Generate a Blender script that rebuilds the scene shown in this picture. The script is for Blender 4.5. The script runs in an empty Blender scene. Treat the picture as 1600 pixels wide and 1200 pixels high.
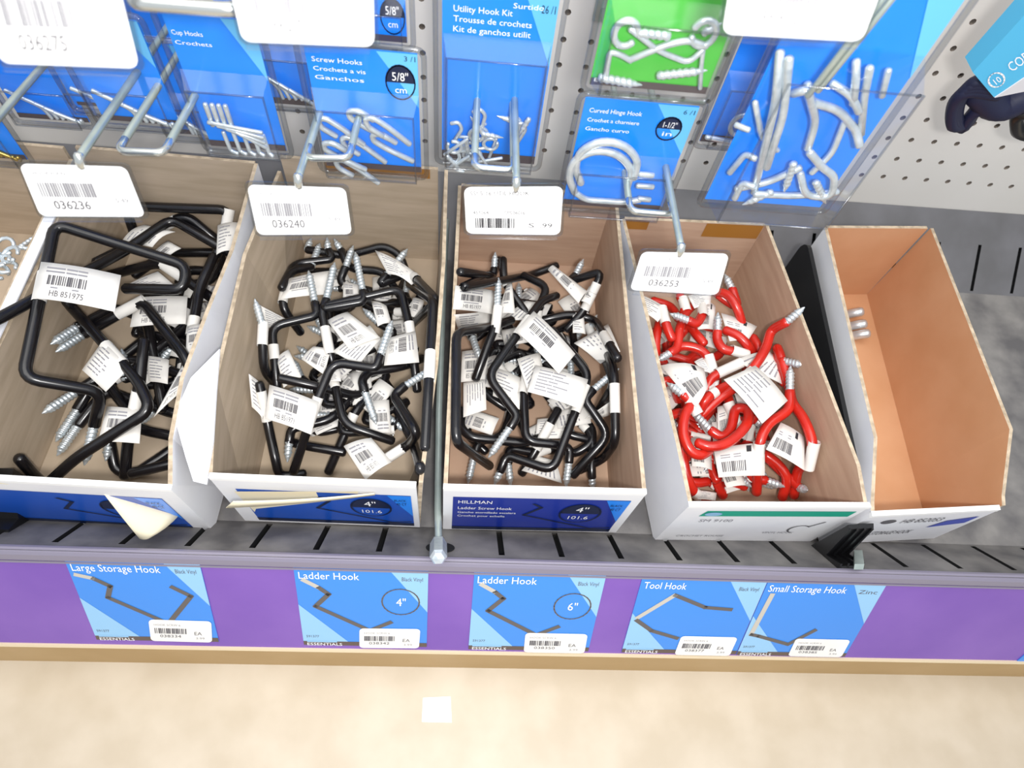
import bpy, math, random
from mathutils import Vector as V, Matrix
random.seed(7)
S = 0.0254                                   # the layout below is written in inches
C = bpy.context.scene.collection
SC = bpy.context.scene
# ------------------------------------------------------------------ camera
F_PX, CX, CY, HCAM = 1038.0, 800.0, 600.0, 23.5
dn = V((690-CX, 1175-CY, F_PX)).normalized()          # straight down, in camera axes
fw = V((811-CX, -1272-CY, F_PX)); fw = (fw - dn*fw.dot(dn)).normalized()
xr = dn.cross(fw); xr = xr if xr.x > 0 else -xr
CAM = V((0, 0, HCAM))
def ray(u, v):
    r = V((u-CX, v-CY, F_PX))
    return V((r.dot(xr), r.dot(fw), -r.dot(dn)))
def hit(u, v, p, n):
    r = ray(u, v); return CAM + r*((V(p)-CAM).dot(V(n))/r.dot(V(n)))
def pz(u, v, z=0.0): return hit(u, v, (0, 0, z), (0, 0, 1))
def py(u, v, y): return hit(u, v, (0, y, 0), (0, 1, 0))
cam = bpy.data.cameras.new('camera'); co = bpy.data.objects.new('camera', cam); C.objects.link(co)
cam.sensor_width = 36; cam.lens = 36*F_PX/1600; cam.clip_start = 0.01
right = V((xr.x, fw.x, -dn.x)); upv = -V((xr.y, fw.y, -dn.y)); back = -V((xr.z, fw.z, -dn.z))
co.matrix_world = Matrix(((right.x, upv.x, back.x, 0), (right.y, upv.y, back.y, 0), (right.z, upv.z, back.z, HCAM*S), (0, 0, 0, 1)))
cam.dof.use_dof = True; cam.dof.focus_distance = 0.56; cam.dof.aperture_fstop = 9
SC.camera = co
# ------------------------------------------------------------------ light
w = bpy.data.worlds.new('store'); SC.world = w; w.use_nodes = True
w.node_tree.nodes['Background'].inputs[0].default_value = (0.86, 0.92, 1.0, 1)
w.node_tree.nodes['Background'].inputs[1].default_value = 0.7
def area(name, loc, target, sx, sy, power, col):
    l = bpy.data.lights.new(name, 'AREA'); l.shape = 'RECTANGLE'; l.size = sx; l.size_y = sy; l.energy = power; l.color = col
    o = bpy.data.objects.new(name, l); C.objects.link(o); o.location = loc
    o.rotation_euler = (V(target)-V(loc)).to_track_quat('-Z', 'Y').to_euler(); return o
area('ceiling_light', (-0.1, -0.15, 2.6), (-0.1, -0.14, 0), 2.6, 2.4, 56, (1.0, 0.98, 0.95))
area('ceiling_light', (0.6, -1.9, 2.6), (0, 0.2, 0), 2.4, 0.5, 16, (1.0, 0.97, 0.94))
area('camera_flash', (0.03, -0.06, HCAM*S+0.05), (0, 0.3, 0.05), 0.05, 0.03, 3.6, (1.0, 0.98, 0.96))
vs = SC.view_settings
vs.view_transform = 'Standard'; vs.look = 'None'; vs.gamma = 1; vs.use_curve_mapping = False; vs.exposure = 0.0
# ------------------------------------------------------------------ materials
def lin(h):
    h = h.lstrip('#'); o = []
    for i in (0, 2, 4):
        c = int(h[i:i+2], 16)/255; o.append(c/12.92 if c <= 0.04045 else ((c+0.055)/1.055)**2.4)
    return (*o, 1)
MT = {}
def mat(name, col, rough=0.6, metal=0.0, col2=None, scale=30, stretch=(1, 1, 1), bump=0.0, bscale=None, coat=0.0, spec=0.5):
    m = bpy.data.materials.new(name); m.use_nodes = True; nt = m.node_tree; b = nt.nodes['Principled BSDF']
    b.inputs['Base Color'].default_value = lin(col); b.inputs['Roughness'].default_value = rough; b.inputs['Metallic'].default_value = metal
    b.inputs['Coat Weight'].default_value = coat; b.inputs['Coat Roughness'].default_value = 0.12
    b.inputs['Specular IOR Level'].default_value = spec
    if col2 or bump:
        tc = nt.nodes.new('ShaderNodeTexCoord'); mp = nt.nodes.new('ShaderNodeMapping'); mp.inputs['Scale'].default_value = stretch
        nt.links.new(tc.outputs['Object'], mp.inputs[0])
    if col2:
        n = nt.nodes.new('ShaderNodeTexNoise'); n.inputs['Scale'].default_value = scale; n.inputs['Detail'].default_value = 5
        nt.links.new(mp.outputs[0], n.inputs['Vector'])
        r = nt.nodes.new('ShaderNodeValToRGB'); r.color_ramp.elements[0].position = 0.36; r.color_ramp.elements[1].position = 0.66
        r.color_ramp.elements[0].color = lin(col); r.color_ramp.elements[1].color = lin(col2)
        nt.links.new(n.outputs[0], r.inputs[0]); nt.links.new(r.outputs[0], b.inputs['Base Color'])
    if bump:
        n2 = nt.nodes.new('ShaderNodeTexNoise'); n2.inputs['Scale'].default_value = bscale or scale*3
        bp = nt.nodes.new('ShaderNodeBump'); bp.inputs['Strength'].default_value = bump; bp.inputs['Distance'].default_value = 0.001
        nt.links.new(mp.outputs[0], n2.inputs['Vector']); nt.links.new(n2.outputs[0], bp.inputs['Height']); nt.links.new(bp.outputs[0], b.inputs['Normal'])
    MT[name] = m; return m
def clear(name, tint, gl=0.16):
    m = bpy.data.materials.new(name); m.use_nodes = True; nt = m.node_tree; nt.nodes.clear()
    o = nt.nodes.new('ShaderNodeOutputMaterial'); t = nt.nodes.new('ShaderNodeBsdfTransparent'); g = nt.nodes.new('ShaderNodeBsdfGlossy')
    t.inputs[0].default_value = lin(tint); g.inputs['Roughness'].default_value = 0.12
    f = nt.nodes.new('ShaderNodeLayerWeight'); f.inputs[0].default_value = 0.5
    q = nt.nodes.new('ShaderNodeMath'); q.operation = 'POWER'; q.inputs[1].default_value = 4
    a = nt.nodes.new('ShaderNodeMath'); a.operation = 'MULTIPLY_ADD'; a.inputs[1].default_value = 0.6; a.inputs[2].default_value = 0.03+gl*0.08
    mx = nt.nodes.new('ShaderNodeMixShader'); nt.links.new(f.outputs['Facing'], q.inputs[0]); nt.links.new(q.outputs[0], a.inputs[0]); nt.links.new(a.outputs[0], mx.inputs[0])
    nt.links.new(t.outputs[0], mx.inputs[1]); nt.links.new(g.outputs[0], mx.inputs[2]); nt.links.new(mx.outputs[0], o.inputs[0])
    MT[name] = m; return m
mat('black_vinyl', '#0e0d10', 0.25, col2='#161417', scale=80, spec=0.6)
mat('red_vinyl', '#c9281b', 0.24, col2='#b51d14', scale=60, spec=0.6)
mat('zinc', '#dbe2e6', 0.3, 0.6, col2='#c6d0d6', scale=200)
mat('steel_wire', '#a9b5b0', 0.35, 0.6, col2='#b9c4be', scale=60)
mat('bright_wire', '#d9dcd8', 0.22, 0.9)
mat('paper', '#e9e6e0', 0.7, col2='#dedbd6', scale=40)
mat('cream_paper', '#e6dcc0', 0.75)
mat('ink', '#5a585c', 0.8)
mat('black_ink', '#222026', 0.7)
mat('pale_ink', '#8f8e93', 0.8)
mat('card_tan', '#b0917a', 0.85, col2='#bd9f87', scale=14, stretch=(1, 1, 8), bump=0.12, bscale=90)
mat('card_grey_tan', '#aa9983', 0.85, col2='#baa893', scale=14, stretch=(1, 1, 8), bump=0.12, bscale=90)
mat('card_orange', '#c4926a', 0.85, col2='#cc9c76', scale=16, bump=0.08, bscale=90)
mat('card_white', '#e8e8ea', 0.55, col2='#dfdfe4', scale=20)
mat('card_edge', '#c9b79e', 0.9, col2='#a3927c', scale=160)
mat('tape', '#a06d2c', 0.3, coat=0.4)
mat('deck_grey', '#575556', 0.55, col2='#817e7b', scale=24, bump=0.05)
mat('deck_dark', '#5b5a5b', 0.5, col2='#68676a', scale=20)
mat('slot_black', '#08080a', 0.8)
mat('purple', '#704aa4', 0.4, col2='#7c56ac', scale=10, coat=0.25)
mat('lip', '#7d7888', 0.35, coat=0.3)
mat('lip_tan', '#d8c6a6', 0.5)
mat('kick_tan', '#b0905e', 0.5, col2='#b99a6a', scale=12)
mat('label_blue', '#3583d8', 0.35, coat=0.3)
mat('label_pale', '#8abade', 0.35, coat=0.3)
mat('label_white', '#f2f2f2', 0.5)
mat('label_brown', '#5a4c46', 0.4)
mat('hook_print', '#5d5754', 0.5)
mat('hook_print_pale', '#b9b3a8', 0.5)
mat('box_blue', '#1450b4', 0.4, coat=0.2)
mat('box_navy', '#152f92', 0.4, coat=0.2)
mat('ring_navy', '#0f1c3c', 0.4)
mat('pack_blue', '#1480f0', 0.35, col2='#1d88f2', scale=8, coat=0.3)
mat('pack_sky', '#62b6ea', 0.35, coat=0.3)
mat('pack_green', '#3fae3a', 0.35, col2='#58bb4c', scale=8, coat=0.3)
mat('pack_pale_green', '#8fd07a', 0.4, coat=0.3)
mat('pack_brown', '#4a4246', 0.4)
mat('pegboard', '#d6d2cb', 0.6, col2='#dcd8d2', scale=6)
mat('peg_hole', '#8a8076', 0.9)
mat('floor_tan', '#b9ab95', 0.45, col2='#c3b6a2', scale=22, bump=0.05)
mat('teal', '#159a80', 0.5)
mat('pen_blue', '#4a57b0', 0.5)
mat('black_plastic', '#121214', 0.35, spec=0.5)
mat('navy_cord', '#161c3c', 0.55)
mat('cyan_card', '#4fb2dc', 0.4)
mat('brass', '#b59a52', 0.3, 0.9)
clear('clear_plastic', '#fcfdfe', 0.3)
clear('smoky_plastic', '#e6e8ea', 0.6)
# ------------------------------------------------------------------ mesh helpers
class MB:
    def __init__(s): s.v = []; s.f = []; s.m = []; s.sm = []
    def face(s, idx, m=0, sm=False): s.f.append(idx); s.m.append(m); s.sm.append(sm)
    def quad(s, a, b, c, d, m=0):
        n = len(s.v); s.v += [V(a), V(b), V(c), V(d)]; s.face((n, n+1, n+2, n+3), m)
    def poly(s, pts, m=0):
        n = len(s.v); s.v += [V(p) for p in pts]; s.face(tuple(range(n, n+len(pts))), m)
    def hexa(s, p, m=0):                      # 8 corners: bottom loop then top loop
        n = len(s.v); s.v += [V(q) for q in p]
        for q in ((3, 2, 1, 0), (4, 5, 6, 7), (0, 1, 5, 4), (1, 2, 6, 5), (2, 3, 7, 6), (3, 0, 4, 7)): s.face(tuple(n+i for i in q), m)
    def box(s, x0, x1, y0, y1, z0, z1, m=0):
        s.hexa([(x0, y0, z0), (x1, y0, z0), (x1, y1, z0), (x0, y1, z0), (x0, y0, z1), (x1, y0, z1), (x1, y1, z1), (x0, y1, z1)], m)
    def slab(s, loop, thick, m=0, medge=None):       # a flat polygon given thickness along its normal, backwards
        loop = [V(p) for p in loop]; n = V((0, 0, 0))
        for i in range(len(loop)):
            a, b = loop[i], loop[(i+1) % len(loop)]; n += a.cross(b)
        n.normalize(); k = len(s.v); L = len(loop)
        s.v += loop + [p - n*thick for p in loop]
        s.face(tuple(range(k, k+L)), m); s.face(tuple(range(k+2*L-1, k+L-1, -1)), m)
        for i in range(L): j = (i+1) % L; s.face((k+i, k+L+i, k+L+j, k+j), m if medge is None else medge)
    def tube(s, pts, r, sides=8, m=0, cap=True, rf=None):
        pts = [V(p) for p in pts]; n = len(pts); base = len(s.v)
        t = (pts[1]-pts[0]).normalized(); a = V((0, 0, 1)) if abs(t.z) < 0.9 else V((1, 0, 0)); u = t.cross(a).normalized()
        for i, p in enumerate(pts):
            d = (pts[min(i+1, n-1)]-pts[max(i-1, 0)])
            if d.length < 1e-9: d = t
            d.normalize(); u = (u - d*u.dot(d)).normalized(); b = d.cross(u)
            for k in range(sides):
                th = 2*math.pi*k/sides; rr = rf(i, th) if rf else r
                s.v.append(p + (u*math.cos(th) + b*math.sin(th))*rr)
        for i in range(n-1):
            for k in range(sides):
                k2 = (k+1) % sides; s.face((base+i*sides+k, base+i*sides+k2, base+(i+1)*sides+k2, base+(i+1)*sides+k), m, True)
        if cap:
            for i, sg in ((0, -1), (n-1, 1)):
                d = (pts[1]-pts[0]) if i == 0 else (pts[-1]-pts[-2]); d.normalize()
                rr = (rf(i, 0) if rf else r); c = len(s.v); ring = base+i*sides
                pr = [pts[i] + (s.v[ring+k]-pts[i])*0.72 + d*sg*rr*0.45 for k in range(sides)]
                s.v += pr; s.v.append(pts[i] + d*sg*rr*0.62)
                for k in range(sides):
                    k2 = (k+1) % sides
                    q = (ring+k, ring+k2, c+k2, c+k); q2 = (c+k, c+k2, c+sides)
                    s.face(q if sg > 0 else q[::-1], m, True); s.face(q2 if sg > 0 else q2[::-1], m, True)
    def flatline(s, f, pts, wd, m=0):         # a thick printed line; f maps 2D to 3D
        for (x0, y0), (x1, y1) in zip(pts, pts[1:]):
            dx, dy = x1-x0, y1-y0; L = math.hypot(dx, dy) or 1; nx, ny = -dy/L*wd/2, dx/L*wd/2; ex, ey = dx/L*wd*0.3, dy/L*wd*0.3
            s.quad(f(x0-nx-ex, y0-ny-ey), f(x1-nx+ex, y1-ny+ey), f(x1+nx+ex, y1+ny+ey), f(x0+nx-ex, y0+ny-ey), m)
    def build(s, name, mats, parent=None, org=None, kind=None, label=None):
        o0 = V(org) if org is not None else (V(parent['o']) if parent is not None and 'o' in parent else V((0, 0, 0)))
        me = bpy.data.meshes.new(name); me.from_pydata([tuple((p-o0)*S) for p in s.v], [], s.f)
        for mm in (mats if isinstance(mats, (list, tuple)) else [mats]): me.materials.append(MT[mm])
        me.polygons.foreach_set('material_index', s.m); me.polygons.foreach_set('use_smooth', s.sm); me.update()
        o = bpy.data.objects.new(name, me); C.objects.link(o)
        if parent is not None:
            o.parent = parent; o['o'] = list(o0)
        else: o.location = o0*S
        if kind: o['kind'] = kind
        elif name in ('print', 'lettering', 'small_print', 'hook_print', 'hook_picture', 'outlined_lettering'): o['kind'] = 'stuff'
        if label: o['label'] = label
        return o
def tag(o, label, cat, group=None):
    o['label'] = label; o['category'] = cat
    if group: o['group'] = group
    return o
def thing(name, label, cat, org, group=None):
    o = bpy.data.objects.new(name, None); C.objects.link(o); o.location = V(org)*S; o.empty_display_size = 0.01
    o['o'] = list(org); return tag(o, label, cat, group)
TXT = {}
def text2d(st):
    if st in TXT: return TXT[st]
    cu = bpy.data.curves.new('t', 'FONT'); cu.body = st; cu.size = 1; cu.resolution_u = 2; o = bpy.data.objects.new('t', cu); C.objects.link(o)
    dg = bpy.context.evaluated_depsgraph_get(); me = bpy.data.meshes.new_from_object(o.evaluated_get(dg))
    vs_ = [(v.co.x, v.co.y) for v in me.vertices]; fs = [tuple(p.vertices) for p in me.polygons]
    bpy.data.objects.remove(o); bpy.data.curves.remove(cu); bpy.data.meshes.remove(me)
    TXT[st] = (vs_, fs); return TXT[st]
def text(mb, f, st, x, y, w, h, m=0):         # fits the string in a w by h box with its lower left at x, y; f maps 2D to 3D
    vs_, fs = text2d(st)
    if not vs_: return
    x0 = min(p[0] for p in vs_); x1 = max(p[0] for p in vs_); y1 = 0.72; n = len(mb.v)
    mb.v += [f(x+(p[0]-x0)/(x1-x0)*w, y+p[1]/y1*h) for p in vs_]
    for q in fs: mb.face(tuple(n+i for i in q), m)
def barcode(mb, f, x, y, w, h, m=0, n=17, seed=1):
    rn = random.Random(seed); xs = x
    st = w/n
    for i in range(n):
        bw = st*rn.choice((0.4, 0.5, 0.7, 0.85)); a = x+i*st
        mb.quad(f(a, y), f(a+bw, y), f(a+bw, y+h), f(a, y+h), m)
def plane2d(tl, tr, bl, lift=0.012):          # 2D map over a parallelogram, x 0..1 from left, y 0..1 from the bottom, lifted off its face
    tl, tr, bl = V(tl), V(tr), V(bl); U = tr-tl; W = tl-bl; n = U.cross(W).normalized()
    return lambda x, y: bl + U*x + W*y + n*lift
def rounded(x0, y0, x1, y1, rx, ry, k=4):
    p = []
    for cx, cy, a in ((x1-rx, y0+ry, -90), (x1-rx, y1-ry, 0), (x0+rx, y1-ry, 90), (x0+rx, y0+ry, 180)):
        for i in range(k+1):
            t = math.radians(a+90*i/k); p.append((cx+rx*math.cos(t), cy+ry*math.sin(t)))
    return p
def ellipse(cx, cy, rx, ry, a0=0, a1=360, k=24):
    return [(cx+rx*math.cos(math.radians(a0+(a1-a0)*i/k)), cy+ry*math.sin(math.radians(a0+(a1-a0)*i/k))) for i in range(k+1)]
def fillet(pts, r, k=5):
    pts = [V(p) for p in pts]; out = [pts[0]]
    for i in range(1, len(pts)-1):
        a, b, c = pts[i-1], pts[i], pts[i+1]; d0 = (a-b); d1 = (c-b); l = min(r, d0.length*0.45, d1.length*0.45)
        p0 = b+d0.normalized()*l; p1 = b+d1.normalized()*l
        for j in range(k+1):
            t = j/k; out.append(p0*(1-t)**2 + b*2*t*(1-t) + p1*t*t)
    out.append(pts[-1]); return out
def catmull(pts, k=5):
    pts = [V(p) for p in pts]; P = [pts[0]*2-pts[1]] + pts + [pts[-1]*2-pts[-2]]; out = []
    for i in range(1, len(P)-2):
        a, b, c, d = P[i-1:i+3]
        for j in range(k):
            t = j/k; out.append(0.5*((2*b)+(c-a)*t+(2*a-5*b+4*c-d)*t*t+(3*b-a-3*c+d)*t**3))
    out.append(pts[-1]); return out
# ------------------------------------------------------------------ setting: floor, pegboard wall
FLOOR = -5.0; PEG_Y = 22.2
m = MB(); m.box(-60, 60, -60, 30, FLOOR-0.5, FLOOR); o = m.build('floor', 'floor_tan'); o['kind'] = 'structure'
zb = py(1460, 327, PEG_Y).z; h0 = py(1436, 251, PEG_Y)
m = MB(); R_ = 0.115; T_ = 0.25; NX, NZ = range(-46, 18), range(0, 30)
for i in NX:
    for j in NZ:
        cx, cz = h0.x+i, h0.z+j-1 if True else 0
        lo = -0.5 if j else zb-cz
        sq = [(0.5, lo), (0.5, 0), (0.5, 0.5), (0, 0.5), (-0.5, 0.5), (-0.5, 0), (-0.5, lo), (0, lo)]
        n = len(m.v)
        for k in range(8):
            m.v.append(V((cx+sq[k][0], PEG_Y, cz+sq[k][1])))
        for k in range(8):
            a = math.radians(-45+45*k); m.v.append(V((cx+R_*math.cos(a), PEG_Y, cz+R_*math.sin(a))))
        for k in range(8):
            a = math.radians(-45+45*k); m.v.append(V((cx+R_*math.cos(a), PEG_Y+T_, cz+R_*math.sin(a))))
        for k in range(8):
            k2 = (k+1) % 8; m.face((n+k2, n+k, n+8+k, n+8+k2)); m.face((n+8+k2, n+8+k, n+16+k, n+16+k2), 1)
wx0, wx1, wz1 = h0.x-46.5, h0.x+17.5, h0.z+28.5
m.box(wx0, wx1, PEG_Y+0.6, PEG_Y+0.9, zb, wz1, 1)
o = m.build('wall_back', ['pegboard', 'peg_hole']); o['kind'] = 'structure'
# ------------------------------------------------------------------ shelf
LIP = V((0, 5.3, 2.14)); FOOT = V((0, 7.05, 0)); REAR = pz(1590, 463, 0).y; XA, XB = -26, 30
sh = thing('store_shelf', 'dusty grey slotted steel base shelf under the hook boxes', 'shelf', (0, 12, 0))
m = MB(); m.box(XA, XB, FOOT.y, REAR, -0.4, 0); m.build('deck', 'deck_grey', sh)
def ramp(name, a, b, xs, wd, s0, s1, mt):
    """slotted sloping band between the lines a (low) and b (high); slots are cut through"""
    a, b = V(a), V(b); d = b-a; mm = MB()
    P = lambda x, t, dz=0: V((x, a.y+d.y*t, a.z+d.z*t+dz))
    edges = [XA]
    for x in xs: edges += [x-wd/2, x+wd/2]
    edges.append(XB)
    for t0, t1 in ((0, s0), (s1, 1)): mm.quad(P(XA, t0), P(XB, t0), P(XB, t1), P(XA, t1)) if t1 > t0 else None
    for i in range(0, len(edges), 2): mm.quad(P(edges[i], s0), P(edges[i+1], s0), P(edges[i+1], s1), P(edges[i], s1))
    for x in xs:
        for sx in (-1, 1):
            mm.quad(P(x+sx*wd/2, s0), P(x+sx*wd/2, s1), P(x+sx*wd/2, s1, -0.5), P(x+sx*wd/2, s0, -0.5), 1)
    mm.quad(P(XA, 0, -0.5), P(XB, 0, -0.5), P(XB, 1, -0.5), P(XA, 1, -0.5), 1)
    return mm.build(name, [mt, 'slot_black'], sh)
RN = -(FOOT-LIP).cross(V((1, 0, 0))).normalized()
xs0 = hit(782, 850, FOOT, RN).x; xs1 = hit(1467, 867, FOOT, RN).x
stp = (xs1-xs0)/8
ramp('front_ramp', FOOT, LIP, [xs0+stp*k for k in range(-12, 15) if k != -1], 0.2, 0.06, 0.78, 'deck_grey')
RB = V((0, PEG_Y-0.02, zb+0.1)); RF = V((0, REAR, 0)); RN2 = (RB-RF).cross(V((1, 0, 0)))
xq = hit(1526, 412, RF, RN2).x; xq2 = hit(1588, 420, RF, RN2).x
ramp('rear_ramp', RF, RB, [xq+(xq2-xq)*k for k in range(-18, 8)], 0.16, 0.03, 0.6, 'deck_dark')
# sign strip on the front of the shelf: plane from the lip downwards and outwards
SD = V((0, -0.467, -0.884)).normalized(); SN = V((0, -0.884, 0.467)).normalized()
sp = lambda u, v: hit(u, v, LIP, SN)
k_top = (sp(700, 889)-LIP).dot(SD); k_bot = (sp(700, 1017)-LIP).dot(SD)
m = MB()
m.slab([LIP+V((XA, 0, 0))+SD*k_top, LIP+V((XA, 0, 0))+SD*k_bot, LIP+V((XB, 0, 0))+SD*k_bot, LIP+V((XB, 0, 0))+SD*k_top], 0.12)
m.build('sign_strip', 'purple', sh, label='plain purple insert strip along the shelf front')
m = MB()
prof = [(-0.02, -0.1), (0.04, 0.03), (k_top-0.18, 0.06), (k_top+0.06, 0.05), (k_top+0.06, -0.15), (0.0, -0.2)]
def extrude(mm, prof, x0, x1, o, mi=0):
    n = len(mm.v); L = len(prof)
    for x in (x0, x1):
        for k, h in prof: mm.v.append(o+V((x, 0, 0))+SD*k+SN*h)
    for i in range(L): j = (i+1) % L; mm.face((n+i, n+j, n+L+j, n+L+i), mi)
    mm.face(tuple(range(n+L-1, n-1, -1)), mi); mm.face(tuple(range(n+L, n+2*L)), mi)
extrude(m, prof, XA, XB, LIP); m.build('channel_top_lip', 'lip', sh)
m = MB(); extrude(m, [(k_top+0.10, 0.03), (k_top+0.10, 0.07), (k_top+0.16, 0.07), (k_top+0.16, 0.03)], XA, XB, LIP); m.build('channel_rib', 'lip', sh)
m = MB(); extrude(m, [(k_bot-0.03, 0.07), (k_bot+0.1, 0.07), (k_bot+0.1, -0.2), (k_bot-0.03, -0.2)], XA, XB, LIP); m.build('channel_bottom_lip', 'lip_tan', sh)
ky = (LIP+SD*k_bot).y
kf = pz(700, 1043, FLOOR).y
m = MB(); m.slab([V((XA, ky+0.05, (LIP+SD*(k_bot+0.1)).z)), V((XA, kf, FLOOR)), V((XB, kf, FLOOR)), V((XB, ky+0.05, (LIP+SD*(k_bot+0.1)).z))], 0.1); m.build('kick_plate', 'kick_tan', sh)
# ------------------------------------------------------------------ shelf labels
def hookpic(mb, f, pts, wd, mi, mi2):
    if isinstance(pts[0], list):
        hookpic(mb, f, pts[0], wd, mi, mi2); mb.flatline(f, pts[1], wd, mi); return
    mb.flatline(f, pts[:2], wd, mi2); mb.flatline(f, pts[1:], wd, mi)
def shelf_label(tl, tr, br, bl, title, tw, sub, pic, ring, digits, st, lab, palew, kind=0):
    tl, tr, br, bl = [sp(*p) for p in (tl, tr, br, bl)]
    n = SN*0.03; wv = ((tr-tl)+(br-bl))/2; hv = V((0, 0, 0))+SD*((bl-tl).dot(SD))
    tl = (tl+bl)/2-hv/2; bl = tl+hv
    wv = V((wv.length, 0, 0)); tr = tl+wv; br = bl+wv
    t = thing('shelf_label', lab, 'label', (tl+br)/2)
    m = MB(); m.slab([bl+n, br+n, tr+n, tl+n], 0.025); m.build('card', 'label_blue', t)
    f = plane2d(tl, tr, bl, 0.036); g = plane2d(tl, tr, bl, 0.042)
    m = MB()
    m.poly([f(palew, 1), f(1, 0.48), f(1, 1)]); m.build('pale_corner', 'label_pale', t)
    m = MB(); m.poly([f(0, 0.056), f(0.36, 0.056), f(0, 0.55)]); m.build('pale_corner', 'label_pale', t)
    m = MB(); m.quad(g(0.03, 0.044), g(0.27, 0.044), g(0.27, 0.062), g(0.03, 0.062)); m.build('pale_bar', 'label_pale', t)
    m = MB(); m.quad(f(0, 0), f(1, 0), f(1, 0.055), f(0, 0.055)); m.build('brand_bar', 'label_brown', t)
    m = MB(); text(m, g, title, 0.03, 0.875, tw, 0.085); text(m, g, 'ESSENTIALS', 0.03, -0.002, 0.28, 0.038)
    if ring: text(m, g, ring, 0.755, 0.56, 0.075, 0.1)
    m.build('lettering', 'label_white', t)
    m = MB(); text(m, g, sub, 0.80, 0.875, 0.16, 0.05); text(m, g, '591377', 0.03, 0.11, 0.1, 0.03); m.build('small_print', 'ink', t)
    m = MB(); hookpic(m, g, pic, 0.042, 0, 1); m.build('hook_picture', ['hook_print', 'hook_print_pale'], t)
    if ring:
        m = MB(); m.flatline(g, ellipse(0.79, 0.61, 0.145, 0.165), 0.012); m.build('size_ring', 'hook_print', t)
    q = [sp(*p) for p in st]; f2 = plane2d(q[0], q[1], q[3], 0.06)
    m = MB(); m.slab([f2(x, y) for x, y in rounded(0, 0, 1, 1, 0.07, 0.13)], 0.012)
    s = m.build('price_sticker', 'paper', t)
    g2 = plane2d(q[0], q[1], q[3], 0.066); m = MB()
    barcode(m, g2, 0.08, 0.38, 0.52, 0.25, 0, seed=len(title)); text(m, g2, digits, 0.16, 0.2, 0.34, 0.13, 0); text(m, g2, 'EA', 0.72, 0.34, 0.12, 0.16, 0)
    text(m, g2, 'HOOK SCRW 6', 0.08, 0.74, 0.42, 0.09, 1); text(m, g2, '3.99', 0.74, 0.14, 0.14, 0.1, 1)
    m.build('print', ['ink', 'pale_ink'], s)
LAD = [(0.06, 0.86), (0.17, 0.77), (0.24, 0.69), (0.13, 0.53), (0.54, 0.22), (0.71, 0.34)]
shelf_label((103, 873), (313, 882), (343, 1004), (150, 998), 'Large Storage Hook', 0.66, 'Black Vinyl',
    [(0.04, 0.83), (0.16, 0.79), (0.27, 0.7), (0.22, 0.56), (0.63, 0.24), (0.87, 0.6), (0.74, 0.71)], None, '038334',
    ((233, 966), (331, 969), (336, 1003), (237, 999)), 'blue shelf label reading Large Storage Hook, leftmost on the purple strip', 0.72)
shelf_label((459, 886), (669, 893), (667, 1011), (475, 1006), 'Ladder Hook', 0.45, 'Black Vinyl', LAD, '4"', '038342',
    ((562, 980), (657, 981), (658, 1012), (562, 1010)), 'blue Ladder Hook shelf label ringed 4 inch, below the half peeled box label', 0.71)
shelf_label((740, 893), (945, 900), (920, 1017), (733, 1013), 'Ladder Hook', 0.45, 'Black Vinyl', LAD, '6"', '038350',
    ((821, 987), (918, 989), (913, 1019), (818, 1017)), 'blue Ladder Hook shelf label ringed 6 inch, below the intact box label', 0.71)
shelf_label((1002, 902), (1197, 907), (1150, 1022), (972, 1018), 'Tool Hook', 0.34, 'Black Vinyl',
    [[(0.05, 0.49), (0.30, 0.80), (0.58, 0.65), (0.8, 0.63)], [(0.05, 0.46), (0.2, 0.32), (0.44, 0.22)]], None, '038377',
    ((1064, 992), (1152, 994), (1138, 1027), (1053, 1021)), 'blue shelf label reading Tool Hook with an open angular hook', 0.7)
shelf_label((1198, 907), (1386, 911), (1318, 1026), (1152, 1022), 'Small Storage Hook', 0.66, 'Zinc',
    [(0.08, 0.84), (0.05, 0.3), (0.12, 0.28), (0.42, 0.17), (0.6, 0.38)], None, '038385',
    ((1243, 996), (1328, 998), (1313, 1027), (1230, 1023)), 'blue shelf label reading Small Storage Hook, second from right end', 0.72)
m = MB(); q = [sp(*p) for p in ((1603, 1008), (1680, 1010), (1670, 1036), (1590, 1030))]
f = lambda x, y: V((q[3].x+x*4, 0, 0))+LIP+SD*(k_bot*(1-y)+k_top*y)-V((LIP.x, 0, 0))+SN*0.03
m.slab([f(0, 0), f(1, 0), f(1, 1), f(0.25, 1)], 0.025)
tag(m.build('shelf_label', 'label_blue', None, org=f(0.5, 0.5)), 'blue shelf label cut off by the right edge of the photo', 'label')
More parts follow.
